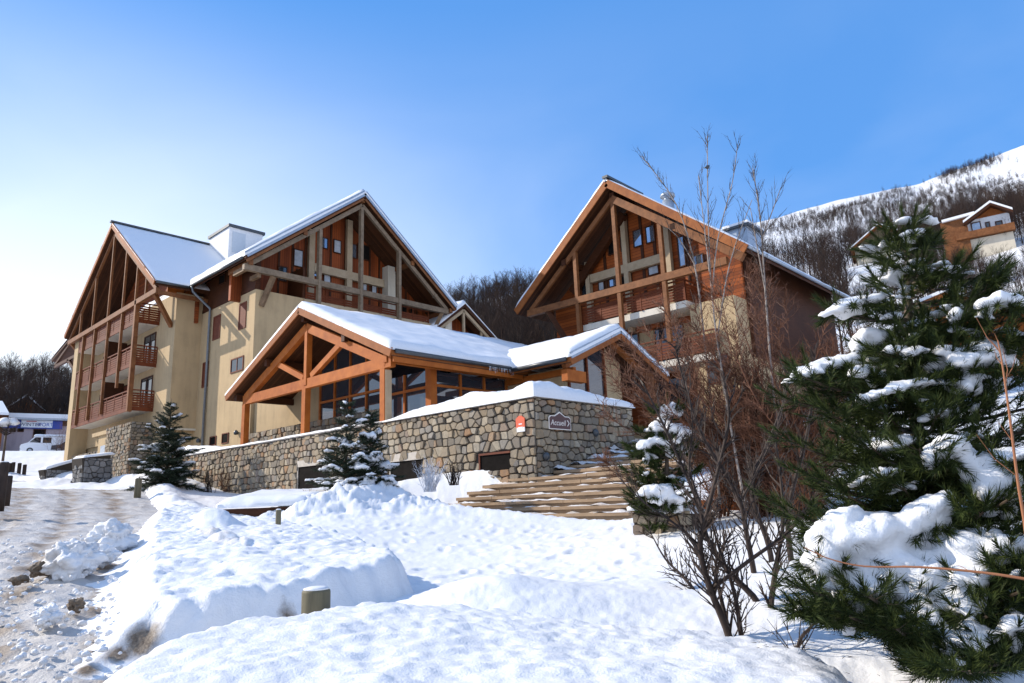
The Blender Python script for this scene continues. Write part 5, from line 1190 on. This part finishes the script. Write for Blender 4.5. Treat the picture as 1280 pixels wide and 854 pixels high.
# low pine branches in front of the bank, lower right of the bare shrub
def spruce(name, label, base, h, rad, rng, snow=.5, tiers=13):
    base = Vector(base); t = thing(name, label, 'conifer', base); mt = MB(); mt.tube([base-Vector((0,0,.2)), base+Vector((0,0,h*.5)), base+Vector((0,0,h))], [h*.02,h*.012,.01], 6); mt.build('trunk', M['bark'], t, True)
    lm, nm, sn = MB(), MB(), MB(); nl = .10 if h > 3.5 else .075
    for k in range(tiers*2):
        f = k/(tiers*2); z = h*(.05+.92*f)+rng.uniform(-.05,.05); R_ = rad*(1-f)**.85+.08; n = max(3, int(6-3*f)); a0 = rng.random()*6
        for i in range(n):
            a = a0+6.283*i/n+rng.uniform(-.2,.2); L = R_*rng.uniform(.6,1.15); d = Vector((math.cos(a), math.sin(a), rng.uniform(-.35,.35)+.45*f)); S = base+Vector((0,0,z)); P = S+d*L+Vector((0,0,.05*L)); Mx = S.lerp(P,.5)+Vector((0,0,.05*L)); lm.tube([S,Mx,P], [.018,.012,.006], 3, False)
            side = Vector((-d.y, d.x, 0)).normalized(); m = max(4, int(L/.09))
            for j in range(m):
                u = .15+.85*j/m; p = S.lerp(Mx, u*2) if u < .5 else Mx.lerp(P, u*2-1); wd = (1.05-u)*L*.42+.05
                for sg in (-1,1):
                    e = p+side*sg*wd*.8+d*wd*.6+Vector((0,0,rng.uniform(-.5,.5)*wd)); lm.cone_twig(p, e, .005)
                    for q in range(max(1,int(wd/.11))): shoot(nm, p.lerp(e, q/max(1,int(wd/.11))), (e-p).normalized(), .12, 12, nl, rng, .008)
                shoot(nm, p, (P-p).normalized() if u < .98 else d, .12, 12, nl, rng, .008)
            if rng.random() < snow*(1.05-f*1.0):
                for u in (.9,.65,.45): 
                    if rng.random() < .8: snow_clump(sn, S.lerp(P, u)+Vector((0,0,.05+.05*L)), (.13+.13*rng.random())*L**.5, .045+.06*rng.random(), rng)
    lm.build('limbs', M['bark'], t); nm.build('needles', M['needles_dark'], t); snow_finish(sn, 'snow', t, .05, .06); return t
p = atD(207,607,36.5); spruce('spruce', 'dark snowy spruce standing between the ochre chalet and the left end of the stone wall', (p[0],p[1],ground_z(p[0],p[1])-.1), 4.3, 1.75, rng, .85, 14)
for px, py, h, r, lab in [(432,612,2.75,.95,'taller of the two snowy spruces in front of the stone wall'),(463,608,2.45,.85,'shorter right one of the two snowy spruces in front of the stone wall')]:
    p = atD(px, py, 20.6); spruce('spruce', lab, (p[0],p[1],.32), h, r, rng, .95, 11)
# bare shrub in front, dark stems drawn from the ground up
def ground_hit(px, py, extra=0.0):
    """distance at which the sight line of a picture point meets the snow"""
    D = 4.0; last = None
    while D < 40:
        p = atD(px, py, D)
        if p[2] < ground_z(p[0], p[1])+extra: return D
        D += .06
    return 12.0
def shrub(name, label, mat, stems, D, rng, ntw, L, r0=.02, cat='shrub', sub=3, part='stem', spread=.9, parents=None, tw_r=.32):
    parents = parents or {}; Ds = {}; P0 = None; mb, tw = MB(), MB(); todo = []
    for i, q in enumerate(stems):
        if i in parents: d0 = Ds[parents[i]]
        else: d0 = min(max(ground_hit(*q[0]), D*.82), D*1.35)
        Ds[i] = d0; todo.append((q, d0, i in parents))
    base = Vector(atD(*stems[0][0], Ds[0])); t = thing(name, label, cat, base)
    for q, d0, br in todo:
        n = len(q); dD = ((q[-1][0]*7+q[-1][1]*3) % 100)/100*.8-.4
        P = [Vector(atD(px, py, d0+dD*k/(n-1))) for k, (px, py) in enumerate(q)]
        if not br: P = [P[0]-Vector((0,0,.35))-(P[1]-P[0])*.1]+P
        P2 = smooth_path(P); m = len(P2); ln = sum((a-b).length for a, b in zip(P2, P2[1:])); r = r0*min(1.2, .5+ln*.3)*(.6 if br else 1)
        mb.tube(P2, [r*(1-.8*k/(m-1)) for k in range(m)], 6, False); twigs(tw, P2, rng, int(ntw*ln), L, r*tw_r, spread, .25, sub)
    mb.build(part, mat, t, True); tw.build('twigs', mat, t); return t
def smooth_path(P):
    out = []
    for i in range(len(P)-1):
        a, b, c, d = P[max(i-1,0)], P[i], P[i+1], P[min(i+2,len(P)-1)]
        for k in range(4):
            q = k/4; out.append(.5*((2*b)+(c-a)*q+(2*a-5*b+4*c-d)*q*q+(3*b-a-3*c+d)*q**3))
    return out+[P[-1]]
cv = lambda L: [(780+x/2.512, 480+y/2.512) for x, y in L]
ST = [cv(q) for q in ([(335,810),(270,640),(240,520),(255,430),(300,250),(330,100),(310,-40)],[(425,695),(330,590),(260,480),(235,380),(170,230),(110,100),(60,0)],[(410,605),(385,470),(365,370),(310,270),(240,150),(190,0),(160,-120)],
      [(515,455),(525,350),(560,220),(585,100),(592,0),(600,-110)],[(280,640),(400,550),(520,460),(600,350),(640,280),(730,150),(800,60)],[(240,685),(190,610),(130,550),(85,470)],[(335,810),(300,650),(290,560),(340,460)],
      [(455,510),(410,380),(405,290),(440,210),(500,60),(520,-60)],[(250,520),(160,440),(60,370),(-10,300)],[(365,370),(420,270),(480,140),(510,30)],[(370,805),(345,650),(300,520),(270,420)],[(460,720),(480,560),(500,430),(490,280),(470,150)],[(240,380),(205,260),(215,120),(190,-30)],[(545,830),(590,760),(650,710)])]
shrub('bare_shrub', 'leafless dark stemmed shrub in the right foreground snow, in front of the red brown bush', M['twig_dark'], ST, 6.6, rng, 24, .40, .029, parents={4:0, 8:0, 9:2, 12:1})
rb_ = random.Random(15)
RS = []
for i in range(80):
    bx = rb_.choice((905,945,962,990,1015))+rb_.uniform(-6,6); t_ = rb_.uniform(-1,1); tx = 930+t_*165+rb_.uniform(-25,25); ty = 345+abs(t_)*120+rb_.uniform(-25,120); mx = (bx*.5+tx*.5)+rb_.uniform(-15,15)
    RS.append([(bx, 640+rb_.uniform(-5,10)), ((bx*3+mx)/4, 575), (mx, (640+ty)/2), (tx*.8+mx*.2, ty*.8+.2*(640+ty)/2+8), (tx, ty)])
for i in range(60):
    bx = rb_.choice((905,945,962,990,1015))+rb_.uniform(-8,8); tx = bx+rb_.uniform(-120,100); ty = rb_.uniform(430,570)
    RS.append([(bx, 640+rb_.uniform(-5,10)), (bx+(tx-bx)*.25+rb_.uniform(-8,8), 640-(640-ty)*.4), (bx+(tx-bx)*.6, 640-(640-ty)*.75), (tx, ty)])
shrub('leafless_bush', 'tall red brown leafless bush in front of the right chalet', M['bark_red'], RS, 12.2, rng, 23, .56, .0145, sub=5, spread=1.3, tw_r=.38)
# birches
def birch(label, stems, D, seedv):
    rr = random.Random(seedv); base = Vector(atD(*stems[0][0], D)); t = thing('birch', label, 'birch', base); mb, tw = MB(), MB()
    for j, q in enumerate(stems):
        P = smooth_path([Vector(atD(px, py, D)) for px, py in q]); m = len(P); r = .020 if j == 0 else .009
        mb.tube(P, [r*(1-.85*k/(m-1))+.004 for k in range(m)], 7, False); ln = sum((a-b).length for a, b in zip(P, P[1:])); twigs(tw, P, rr, int(ln*9), .55, .006, .75, .5, 3, lo=.45 if j == 0 else .15)
    mb.build('trunk', M['birch'], t, True); tw.build('twigs', M['twig_dark'], t)
birch('slender young birch with the tallest crown, rising from the red brown bush', [[(932,635),(918,560),(905,480),(893,400),(886,300),(884,170)],[(890,370),(897,300),(915,230),(922,180)],[(887,340),(880,280),(873,220)],[(897,420),(912,330),(940,250)]], 11.9, 1)
birch('second slender birch with a forked top, right of the tallest one', [[(985,640),(972,540),(962,440),(955,340),(950,270),(941,210)],[(952,300),(965,265),(976,235)],[(956,360),(945,300),(938,260)]], 12.3, 2)
birch('leaning birch with a thin tip over the right chalet roof', [[(900,630),(890,520),(880,420),(868,330),(845,255),(802,195)],[(868,330),(850,300),(835,285)]], 12.8, 3)
pb_ = Vector(atD(884.5,211,11.88)); bd = thing('bird', 'small dark bird perched near the top of the tallest birch', 'bird', pb_)
mb = MB(); mb.tube([pb_+Vector((-.05,0,.0)), pb_+Vector((-.03,0,.015)), pb_+Vector((0,0,.03)), pb_+Vector((.03,0,.055)), pb_+Vector((.045,0,.065)), pb_+Vector((.065,0,.062))], [.008,.025,.036,.026,.022,.004], 8); mb.tube([pb_+Vector((-.04,0,.01)), pb_+Vector((-.11,0,-.02))], [.014,.012], 5); mb.build('body', M['gutter'], bd, True)
# orange twigs close to the camera
t = thing('sapling', 'thin orange sapling stem standing at the right edge, in front of the pine', 'sapling', atD(1285,690,4.4)); P = smooth_path([Vector(atD(x, y, 4.4)) for x, y in [(1290,760),(1283,670),(1272,600),(1262,520),(1252,450),(1247,425)]]); mb = MB(); mb.tube(P, [.010*(1-.7*k/(len(P)-1)) for k in range(len(P))], 6, False); twigs(mb, P, rng, 9, .28, .003, .8, .3, 0); mb.build('stem', M['bark_orange'], t, True)
t = thing('twig', 'long thin orange twig arching over the snow pillow of the pine', 'twig', atD(1290,725,4.3)); P = smooth_path([Vector(atD(x, y, 4.3)) for x, y in [(1295,726),(1230,716),(1150,709),(1080,708),(1035,698),(1005,684)]]); mb = MB(); mb.tube(P, [.008*(1-.7*k/(len(P)-1)) for k in range(len(P))], 6, False); twigs(mb, P, rng, 4, .12, .002, .8, .1, 0); mb.build('stem', M['bark_orange'], t, True)
# small bushes along the foot of the wall
def tuft(name, label, px, py, D, h, n, mat, seedv, spread=.55, z=None):
    rr = random.Random(seedv); p = atD(px, py, D); zz = ground_z(p[0], p[1]) if z is None else z; b = Vector((p[0], p[1], zz)); t = thing(name, label, 'bush', b); mb = MB()
    for i in range(n):
        d = (Vector((0,0,1))+perp((0,0,1), rr)*spread*rr.random()).normalized(); P = wander(b+perp((0,0,1), rr)*.2*h*rr.random(), d, h*rr.uniform(.5,1), 4, rr, .2, .02); mb.tube(P, [.012,.010,.008,.005,.002], 3, False); twigs(mb, P, rr, 7, h*.35, .004, .8, .2, 2)
    mb.build('stem', mat, t); return t
M['frost'] = mat_plain('frosted twigs', (.72,.72,.74), .7, .2)
tuft('frosted_bush', 'white frosted bush against the foot of the stone wall, right of the two spruces', 537, 600, 20.2, .95, 40, M['frost'], 1, .8, z=.35)
tuft('dry_bush', 'brown dry bush at the foot of the stone wall beside the small shuttered opening', 567, 600, 20.1, .75, 30, M['twig_dark'], 2, .8, z=.5)
tuft('dry_bush', 'brown dry bush at the left end of the stone wall beside the lone spruce', 285, 612, 36.5, 1.5, 36, M['bark_red'], 3, .8)
tuft('dry_bush', 'low dry stalks poking from the snow left of the two spruces', 385, 632, 20.5, .5, 26, M['dry'], 4, 1.0)
tuft('dry_bush', 'second brown dry bush a little right of the lone spruce', 262, 612, 35.5, 1.2, 26, M['twig_dark'], 5, .8)
tuft('leafless_bush', 'small leafless bush in front of the shop, by the parked cars', 75, 568, 98, 5.0, 40, M['bark_red'], 6, .7)
# ================================================================ things farther off, each on its own frame across the view
class Frame:
    def __init__(s, px, py, D):
        s.P = Vector(atD(px, py, D)); w = Vector((s.P.x, s.P.y, 0)).normalized(); s.W = w; s.U = Vector((w.y, -w.x, 0)); s.k = D
    def uz(s, px, py):                              # picture point on the upright plane through P
        d = Vector(ray(px, py)); t = s.P.dot(s.W)/d.dot(s.W); q = d*t-s.P; return q.dot(s.U), q.z
    def put(s, mb): mb.v = [tuple(s.P+s.U*v[0]+s.W*v[1]+Vector((0,0,v[2]))) for v in mb.v]; return mb
    def part(s, name, mat, parent, fn, smooth=False): mb = MB(); fn(mb); s.put(mb); return mb.build(name, mat, parent, smooth)
def far_gable(f, t, u0, u1, uc, ze, zr, zb, depth, wall, upper, over=.9, snow=.3, roofm='wood_dark', base=None, z_up=None, ze2=None):
    ze2 = ze if ze2 is None else ze2; z_up = z_up if z_up is not None else min(ze, ze2)-.3
    f.part('wall', M[wall], t, lambda m: m.box(u0, u1, 0, depth, zb, z_up))
    zl = lambda u: zr-(uc-u)*(zr-ze)/(uc-u0+over) if u < uc else zr-(u-uc)*(zr-ze2)/(u1+over-uc)
    f.part('gable', M[upper], t, lambda m: m.prism([(u0,z_up),(u1,z_up),(u1,zl(u1)-.2),(uc,zr-.25),(u0,zl(u0)-.2)], 1, .02, depth))
    for q in ([(u0-over,-1.2,ze),(uc,-1.2,zr),(uc,depth+1,zr),(u0-over,depth+1,ze)], [(uc,-1.2,zr),(u1+over,-1.2,ze2),(u1+over,depth+1,ze2),(uc,depth+1,zr)]):
        r = f.part('roof', M[roofm], t, lambda m: m.slab(q, .3))
        f.part('roof_snow', M['roof_snow'], r, lambda m: m.slab([(a,b-.05,c+snow) for a,b,c in q], snow-.01))
def fwin(f, t, px0, py0, px1, py1, mat='glass', fm='wood_dark', name='window'):
    u0, z1 = f.uz(px0, py0); u1, z0 = f.uz(px1, py1); o = f.part(name, M[fm], t, lambda m: (m.box(u0-.12,u0,-.1,.05,z0-.12,z1+.12), m.box(u1,u1+.12,-.1,.05,z0-.12,z1+.12), m.box(u0,u1,-.098,.05,z1,z1+.12), m.box(u0,u1,-.098,.05,z0-.12,z0)))
    f.part('pane', M[mat], o, lambda m: m.box(u0, u1, -.05, .04, z0, z1)); return o
f = Frame(1222,300,107); t = thing('hillside_chalet', 'white walled chalet with brown wooden gable high on the right slope', 'building', f.P)
a, z1 = f.uz(1208,275); b, _ = f.uz(1262,270); ap, zr = f.uz(1238,257); el, ze = f.uz(1191,285); er, ze2 = f.uz(1265,266); _, zb = f.uz(1230,288)
far_gable(f, t, a, b, ap, ze, zr, zb-7, 11, 'white', 'wood_porch', over=.4, z_up=f.uz(1230,272)[1], ze2=ze2)
f.part('balcony', M['timber_brown'], t, lambda m: m.box(a-1.5, b+.3, -1.0, -.01, zb-.9, zb))
f.part('base', M['stucco_pale'], t, lambda m: m.box(a-.2, b+.02, -.3, 10, zb-7, zb-1.0))
for r in ((1214.5,280,1226,287,'glass_blue'),(1232.5,279,1237,283.5,'glass'),(1245,278,1253,284,'glass')): fwin(f, t, *r)
f.part('annexe', M['timber_brown'], t, lambda m: m.box(f.uz(1177,290)[0], a, -.6, 6, zb-4, f.uz(1180,280)[1]))
f.part('annexe_roof', M['snow'], t, lambda m: m.slab([(f.uz(1178,280)[0],-1.2,f.uz(1180,278)[1]),(a+1,-1.2,f.uz(1180,276)[1]),(a+1,6,f.uz(1180,276)[1]+.6),(f.uz(1178,280)[0],6,f.uz(1180,278)[1]+.6)], .35))
f = Frame(1090,318,150); t = thing('hillside_chalet', 'grey brown chalet with orange eaves on the slope, left of the pine top', 'building', f.P)
a, _ = f.uz(1068,310); b, _ = f.uz(1118,300); ap, zr = f.uz(1098,283); _, ze = f.uz(1062,314); _, ze2 = f.uz(1120,291)
far_gable(f, t, a, b, ap, ze, zr, f.uz(1090,330)[1]-3, 12, 'stucco_pale', 'timber_grey', over=.8, z_up=ze+.3, ze2=ze2, roofm='wood_porch')
for r in ((1081,309,1088,313,'glass_blue'),(1097,299,1102,303,'glass')): fwin(f, t, *r)
f = Frame(1235,405,46); t = thing('timber_hut', 'orange timber cabin half hidden behind the snowy pine', 'cabin', f.P)
u = lambda x, y: f.uz(x, y)
far_gable(f, t, u(1165,400)[0], u(1300,400)[0], u(1185,370)[0], u(1150,384)[1], u(1185,370)[1], u(1200,440)[1]-2, 6, 'wood_orange', 'wood_orange', over=.4, snow=.18, roofm='wood_porch', z_up=u(1200,398)[1], ze2=u(1310,405)[1])
f.part('post', M['timber_cream'], t, lambda m: m.beam((u(1210,385)[0],-.9,u(1210,384)[1]),(u(1217,418)[0],-.9,u(1217,425)[1]), .16, .16))
fwin(f, t, 1221,399,1236,411,'glass')
# ---- across the road at the far left
f = Frame(45,575,118); u = f.uz
t = thing('shop', 'low sports shop with pinkish walls, blue fascia and white sign at the far left', 'shop', f.P)
x0, x1 = u(-30,550)[0], u(110,550)[0]; zt = u(45,528)[1]; zb = u(45,590)[1]
M['pink_wall'] = mat_stucco('pinkish render', (.46,.37,.38)); M['blue'] = mat_plain('blue fascia', (.012,.05,.32), .45, .15); M['blue_letter'] = mat_plain('sign blue', (.02,.08,.42), .5, .1); M['red_letter'] = mat_plain('sign red', (.5,.03,.03), .5, .1); M['navy_letter'] = mat_plain('sign navy', (.03,.035,.10), .5, .1)
f.part('wall', M['pink_wall'], t, lambda m: m.box(x0, x1, 0, 12, zb-3, zt))
f.part('fascia', M['blue'], t, lambda m: m.box(u(4,530)[0], u(78,530)[0], -.3, -.002, u(40,536)[1], u(40,526)[1]))
f.part('fascia', M['wood_dark'], t, lambda m: m.box(u(78,530)[0]+.01, x1, -.28, -.002, u(90,533)[1], u(90,526)[1]))
r_ = f.part('roof', M['zinc'], t, lambda m: m.box(x0-.3, x1+.3, -.9, 12.5, zt+.25, zt+.5)); f.part('roof_snow', M['roof_snow'], r_, lambda m: m.box(x0-.3, x1+.3, -.95, 12.4, zt+.505, u(40,518)[1]))
for r in ((43,537.5,55,550,'dark'),(14,535.5,18.5,539,'dark'),(23.5,535.5,28.5,539,'dark'),(86,536,90,551,'dark')): fwin(f, t, *r)
s0, sz1 = u(27,525.5); s1, sz0 = u(65,535.3)
sgn = f.part('sign', M['white_paint'], t, lambda m: m.box(s0, s1, -.38, -.31, sz0, sz1))
def ftext(body, x, y, h, mat, parent):
    uu, zz = u(x, y); q = f.P+f.U*uu+f.W*-.39+Vector((0,0,zz)); return text(body, h, q, f.U, (0,0,1), M[mat], parent)
ftext('WINTER', 38.0, 531.3, .66, 'navy_letter', sgn); ftext('SPORT', 55.8, 531.6, .66, 'blue_letter', sgn)
f.part('stripe', M['red_letter'], sgn, lambda m: m.box(u(33,527)[0], u(46,527)[0], -.39, -.381, u(40,527.7)[1], u(40,526.7)[1]))
f2 = Frame(33,530,145); u2 = f2.uz; t = thing('brown_house', 'brown wooden house with snow edged gable behind the shop', 'building', f2.P)
far_gable(f2, t, u2(10,520)[0], u2(58,520)[0], u2(33,500)[0], u2(6,515)[1], u2(33,496)[1], u2(33,560)[1], 10, 'wood_porch', 'wood_porch', over=.8, z_up=u2(33,518)[1], ze2=u2(64,523)[1])
f3 = Frame(-8,540,112); u3 = f3.uz; t = thing('brown_house', 'house with a snow striped roof cut off by the left edge', 'building', f3.P)
f3.part('wall', M['wood_porch'], t, lambda m: m.box(u3(-60,530)[0], u3(4,530)[0], 0, 9, u3(0,590)[1], u3(0,518)[1]))
rr_ = f3.part('roof', M['wood_dark'], t, lambda m: m.slab([(u3(-60,520)[0],-1,u3(0,520)[1]),(u3(11,520)[0],-1,u3(0,520)[1]),(u3(4,500)[0],5,u3(0,498)[1]),(u3(-60,500)[0],5,u3(0,498)[1])], .3)); f3.part('roof_snow', M['roof_snow'], rr_, lambda m: m.slab([(u3(-60,520)[0],-1.1,u3(0,520)[1]+.35),(u3(10.5,520)[0],-1.1,u3(0,520)[1]+.35),(u3(3.5,500)[0],5,u3(0,498)[1]+.35),(u3(-60,500)[0],5,u3(0,498)[1]+.35)], .33))
# parked vehicles
M['tyre'] = mat_plain('tyre', (.02,.02,.02), .8, .2); M['car_white'] = mat_plain('white car paint', (.72,.73,.75), .3, .04); M['car_dark'] = mat_plain('dark car paint', (.035,.04,.055), .25, .1)
def car(name, label, px, py, D, prof, glassp, L, W, paint, snowtop):
    f = Frame(px, py, D); t = thing(name, label, 'van' if 'van' in name else 'car', f.P)
    f.part('body', M[paint], t, lambda m: m.prism(prof, 1, 0, W)); f.part('window', M['glass'], t, lambda m: [m.prism(g, 1, -.02, W+.02) for g in glassp])
    for ux in (L*.2, L*.8):
        for wy in (-.01, W-.17): w = f.part('wheel', M['tyre'], t, lambda m: m.tube([(ux,wy,.32),(ux,wy+.18,.32)], [.33,.33], 14)); f.part('rim', M['zinc'], w, lambda m: m.tube([(ux,wy-.02,.32),(ux,wy+.2,.32)], [.19,.19], 12))
    for wy in (.12, W-.37): f.part('headlight', M['white_paint'], t, lambda m: m.box(-.02, .06, wy, wy+.25, .72, .88))
    mb = MB(); snow_quad(mb, snowtop[0], snowtop[1], snowtop[2], snowtop[3], .22, 24, 10, 5); f.put(mb); mb.build('snow_cap', M['snow'], t, True)
gz0 = u(30,566)
VP = [(0,.35),(4.9,.35),(4.9,1.95),(1.35,1.98),(.75,1.25),(.05,1.0)]
car('white_van', 'white van with a snow covered roof parked in front of the shop', 24, 566.5, 100, VP, [[(.85,1.27),(1.42,1.85),(1.95,1.85),(1.95,1.2)],[(2.15,1.2),(2.15,1.85),(3.0,1.85),(3.0,1.2)]], 4.9, 1.9, 'car_white', [(1.3,0,1.98),(4.9,0,1.97),(4.9,1.9,1.97),(1.3,1.9,1.98)])
CPf = [(0,.3),(4.1,.3),(4.15,.85),(3.7,.95),(3.1,1.45),(1.6,1.48),(.95,.95),(.05,.8)]
car('parked_car', 'dark snow topped car parked right of the white van', 63, 565.5, 100, CPf, [[(1.1,.97),(1.68,1.4),(2.3,1.4),(2.3,.97)],[(2.4,.97),(2.4,1.4),(3.05,1.38),(3.45,.97)]], 4.1, 1.75, 'car_dark', [(1.5,0,1.48),(3.2,0,1.45),(3.2,1.75,1.45),(1.5,1.75,1.48)])
# bollards and posts
def log_post(label, px, py_top, py_base, D, r, snow=True, name='wooden_post', group=None, z=None, mat='post_wood', cat='post'):
    p = Vector(atD(px, py_base, D)); top = Vector(atD(px, py_top, D)).z; t = thing(name, label, cat, p, group); h = top-p.z
    build1('shaft', M[mat], t, lambda m: m.lathe(p, [(r*1.02,-.5),(r,0),(r,h*.9),(r*.97,h-.008),(r*.9,h)], 20), True)
    if snow: build1('snow_cap', M['snow'], t, lambda m: m.lathe(p+Vector((0,0,h)), [(r*.9,0),(r*.88,.012),(r*.6,.022),(r*.1,.026)], 18), True)
    return t
log_post('short round wooden post with a snowy top between the two big snow banks', 394.5, 737, 775, 6.45, .118)
log_post('thin wooden post at the right end of the low timber edge', 347.5, 637.5, 660, 15.5, .055)
log_post('short post in front of the lone spruce beside the road', 172.5, 598, 610, 33, .13, False)
for px, y0, y1, D, r, lab in [(1,578,616,24,.12,'nearest dark bollard cut by the left edge beside the road'),(9.5,595,612,27,.10,'dark bollard right of the one at the left edge')]: log_post(lab, px, y0, y1, D, r, True, 'bollard', 'bollards beside the road', mat='twig_dark', cat='bollard')
for px, y0, y1, lab in [(6,580,586,'leftmost of the five small bollards on the far snow bank'),(12,579,585,'second from the left of the five small bollards on the far snow bank'),(16,578,587,'tallest of the five small bollards on the far snow bank'),(24,579,586,'fourth from the left of the five small bollards on the far snow bank'),(30.5,581,588,'rightmost of the five small bollards on the far snow bank')]:
    log_post(lab, px, y0, y1, 55, .11, True, 'bollard', 'small bollards on the far bank', mat='twig_dark', cat='bollard')
# low timber edge with its snow shelf
A = Vector(atD(276,641,19.5)); B = Vector(atD(380,637,18.6)); t = thing('timber_edge', 'low dark timber garden edge with a thick snow shelf, left of the spruces', 'garden edge', A)
build1('board', M['wood_dark'], t, lambda m: (m.beam(A-Vector((0,0,.02)), B-Vector((0,0,.02)), .14, .2), m.beam(A-Vector((0,0,.25)), B-Vector((0,0,.25)), .15, .23)))
n_ = Vector((A.y-B.y, B.x-A.x, 0)).normalized(); n_ = n_ if n_.dot(Vector((A.x,A.y,0))) > 0 else -n_
mb = MB(); snow_quad(mb, A+Vector((0,0,.09))-n_*.08, B+Vector((0,0,.09))-n_*.08, B+n_*5+Vector((0,0,.30)), A+n_*7+Vector((0,0,.45)), .30, 50, 24, 17, amp=.3); recalc(mb.build('snow_shelf', M['snow'], t, True))
# stone kerb wall of the planting bed right of the stairs, and a plank behind
def small_wall(name, label, pts, h, th, mat, size, parent=None, seedv=1):
    P, Q = Vector(pts[0]), Vector(pts[1]); t = thing(name, label, 'wall', P); d = (Q-P); L = math.hypot(d.x, d.y); U = Vector((d.x, d.y, 0)).normalized(); N = Vector((U.y, -U.x, 0)); N = N if N.dot(Vector((P.x,P.y,0))) < 0 else -N
    build1('core', M['mortar'], t, lambda m: m.beam(P-N*th/2+Vector((0,0,h/2-.35)), Q-N*th/2+Vector((0,0,h/2-.35)), th, h+.7))
    mb = MB(); r = random.Random(seedv); stones(mb, P-Vector((0,0,.3)), U, (0,0,1), N, L, h+.3, r, size); 
    E_ = U if U.dot(Vector((P.x,P.y,0))) < 0 else -U; S0 = Q if E_ == U else P
    stones(mb, S0-Vector((0,0,.3)), -N, (0,0,1), E_, th, h+.3, r, size); recalc(mb.build('stones', M[mat], t)); 
    mb = MB(); snow_quad(mb, P+Vector((0,0,h)), Q+Vector((0,0,h)), Q-N*th+Vector((0,0,h)), P-N*th+Vector((0,0,h)), .14, 30, 10, 3); recalc(mb.build('snow_cap', M['snow'], t, True)); return t
small_wall('low_stone_wall', 'low dark stone wall at the foot of the young pine, right of the lowest step', [atD(792,667,12.6), atD(868,672,12.2)], .36, .5, 'stone_dark', .2)
a = atD(103,603,43.5); b = atD(139,598,44.2); small_wall('low_stone_wall', 'short dark block wall at the foot of the ochre chalet beside the road', [a, b], 1.25, 1.0, 'stone_grey', .3, seedv=4)
a = atD(57,597,50); b = atD(98,585,51); small_wall('low_stone_wall', 'long low kerb wall left of the short dark block wall', [a, b], .45, .5, 'stone_grey', .25, seedv=5)
A = Vector(atD(866,630,13.6)); B = Vector(atD(986,636,13.2)); t = thing('wooden_rail', 'pale orange wooden board behind the bare shrub, half sunk in snow', 'rail', A)
build1('board', M['wood_porch'], t, lambda m: m.beam(A, B, .06, .15))
for k in (.15,.85): build1('post', M['post_wood'], t, lambda m: m.beam(A.lerp(B,k)+n_*.07-Vector((0,0,.6)), A.lerp(B,k)+n_*.07+Vector((0,0,.05)), .09, .09))
# snow hooded bush at the left edge
p = Vector(atD(4,572,60)); t = thing('snowy_tree', 'small tree hooded with a round cap of snow at the left edge', 'tree', p)
build1('trunk', M['bark'], t, lambda m: m.tube([p-Vector((0,0,.5)), p+Vector((0,0,2.0))], [.09,.06], 7), True)
mb = MB(); rr = random.Random(8)
for i in range(30): P = wander(p+Vector((0,0,1.4+rr.random()*.4)), (rr.uniform(-1,1),rr.uniform(-1,1),.5), 1.0, 3, rr, .3, .1); mb.tube(P, [.02,.015,.01,.004], 3, False); twigs(mb, P, rr, 8, .4, .008, .9, .1, 2)
mb.build('crown', M['twig_dark'], t); mb = MB(); snow_clump(mb, p+Vector((0,0,2.45)), .85, .42, rr); snow_clump(mb, p+Vector((0,0,2.3))-RTH*.5, .6, .35, rr); snow_finish(mb, 'snow', t, .06, .08)

# fallen twigs and needles on the snow below the pine and the shrub
mb = MB(); rr = random.Random(12)
for i in range(260):
    px = rr.uniform(780, 1180); py = rr.uniform(745, 850); D = ground_hit(px, py, .28 if py > 800 else .0); p = Vector(atD(px, py, D)); a = rr.uniform(0, 6.28); L = rr.uniform(.02, .09)
    p.z += .012; mb.cone_twig(p, p+Vector((math.cos(a)*L, math.sin(a)*L, rr.uniform(-.003,.012))), .0025)
lt = mb.build('twig_litter', M['twig_dark']); lt['kind'] = 'stuff'; lt['label'] = 'fine fallen twigs and needles scattered on the foreground snow'; lt['category'] = 'litter'
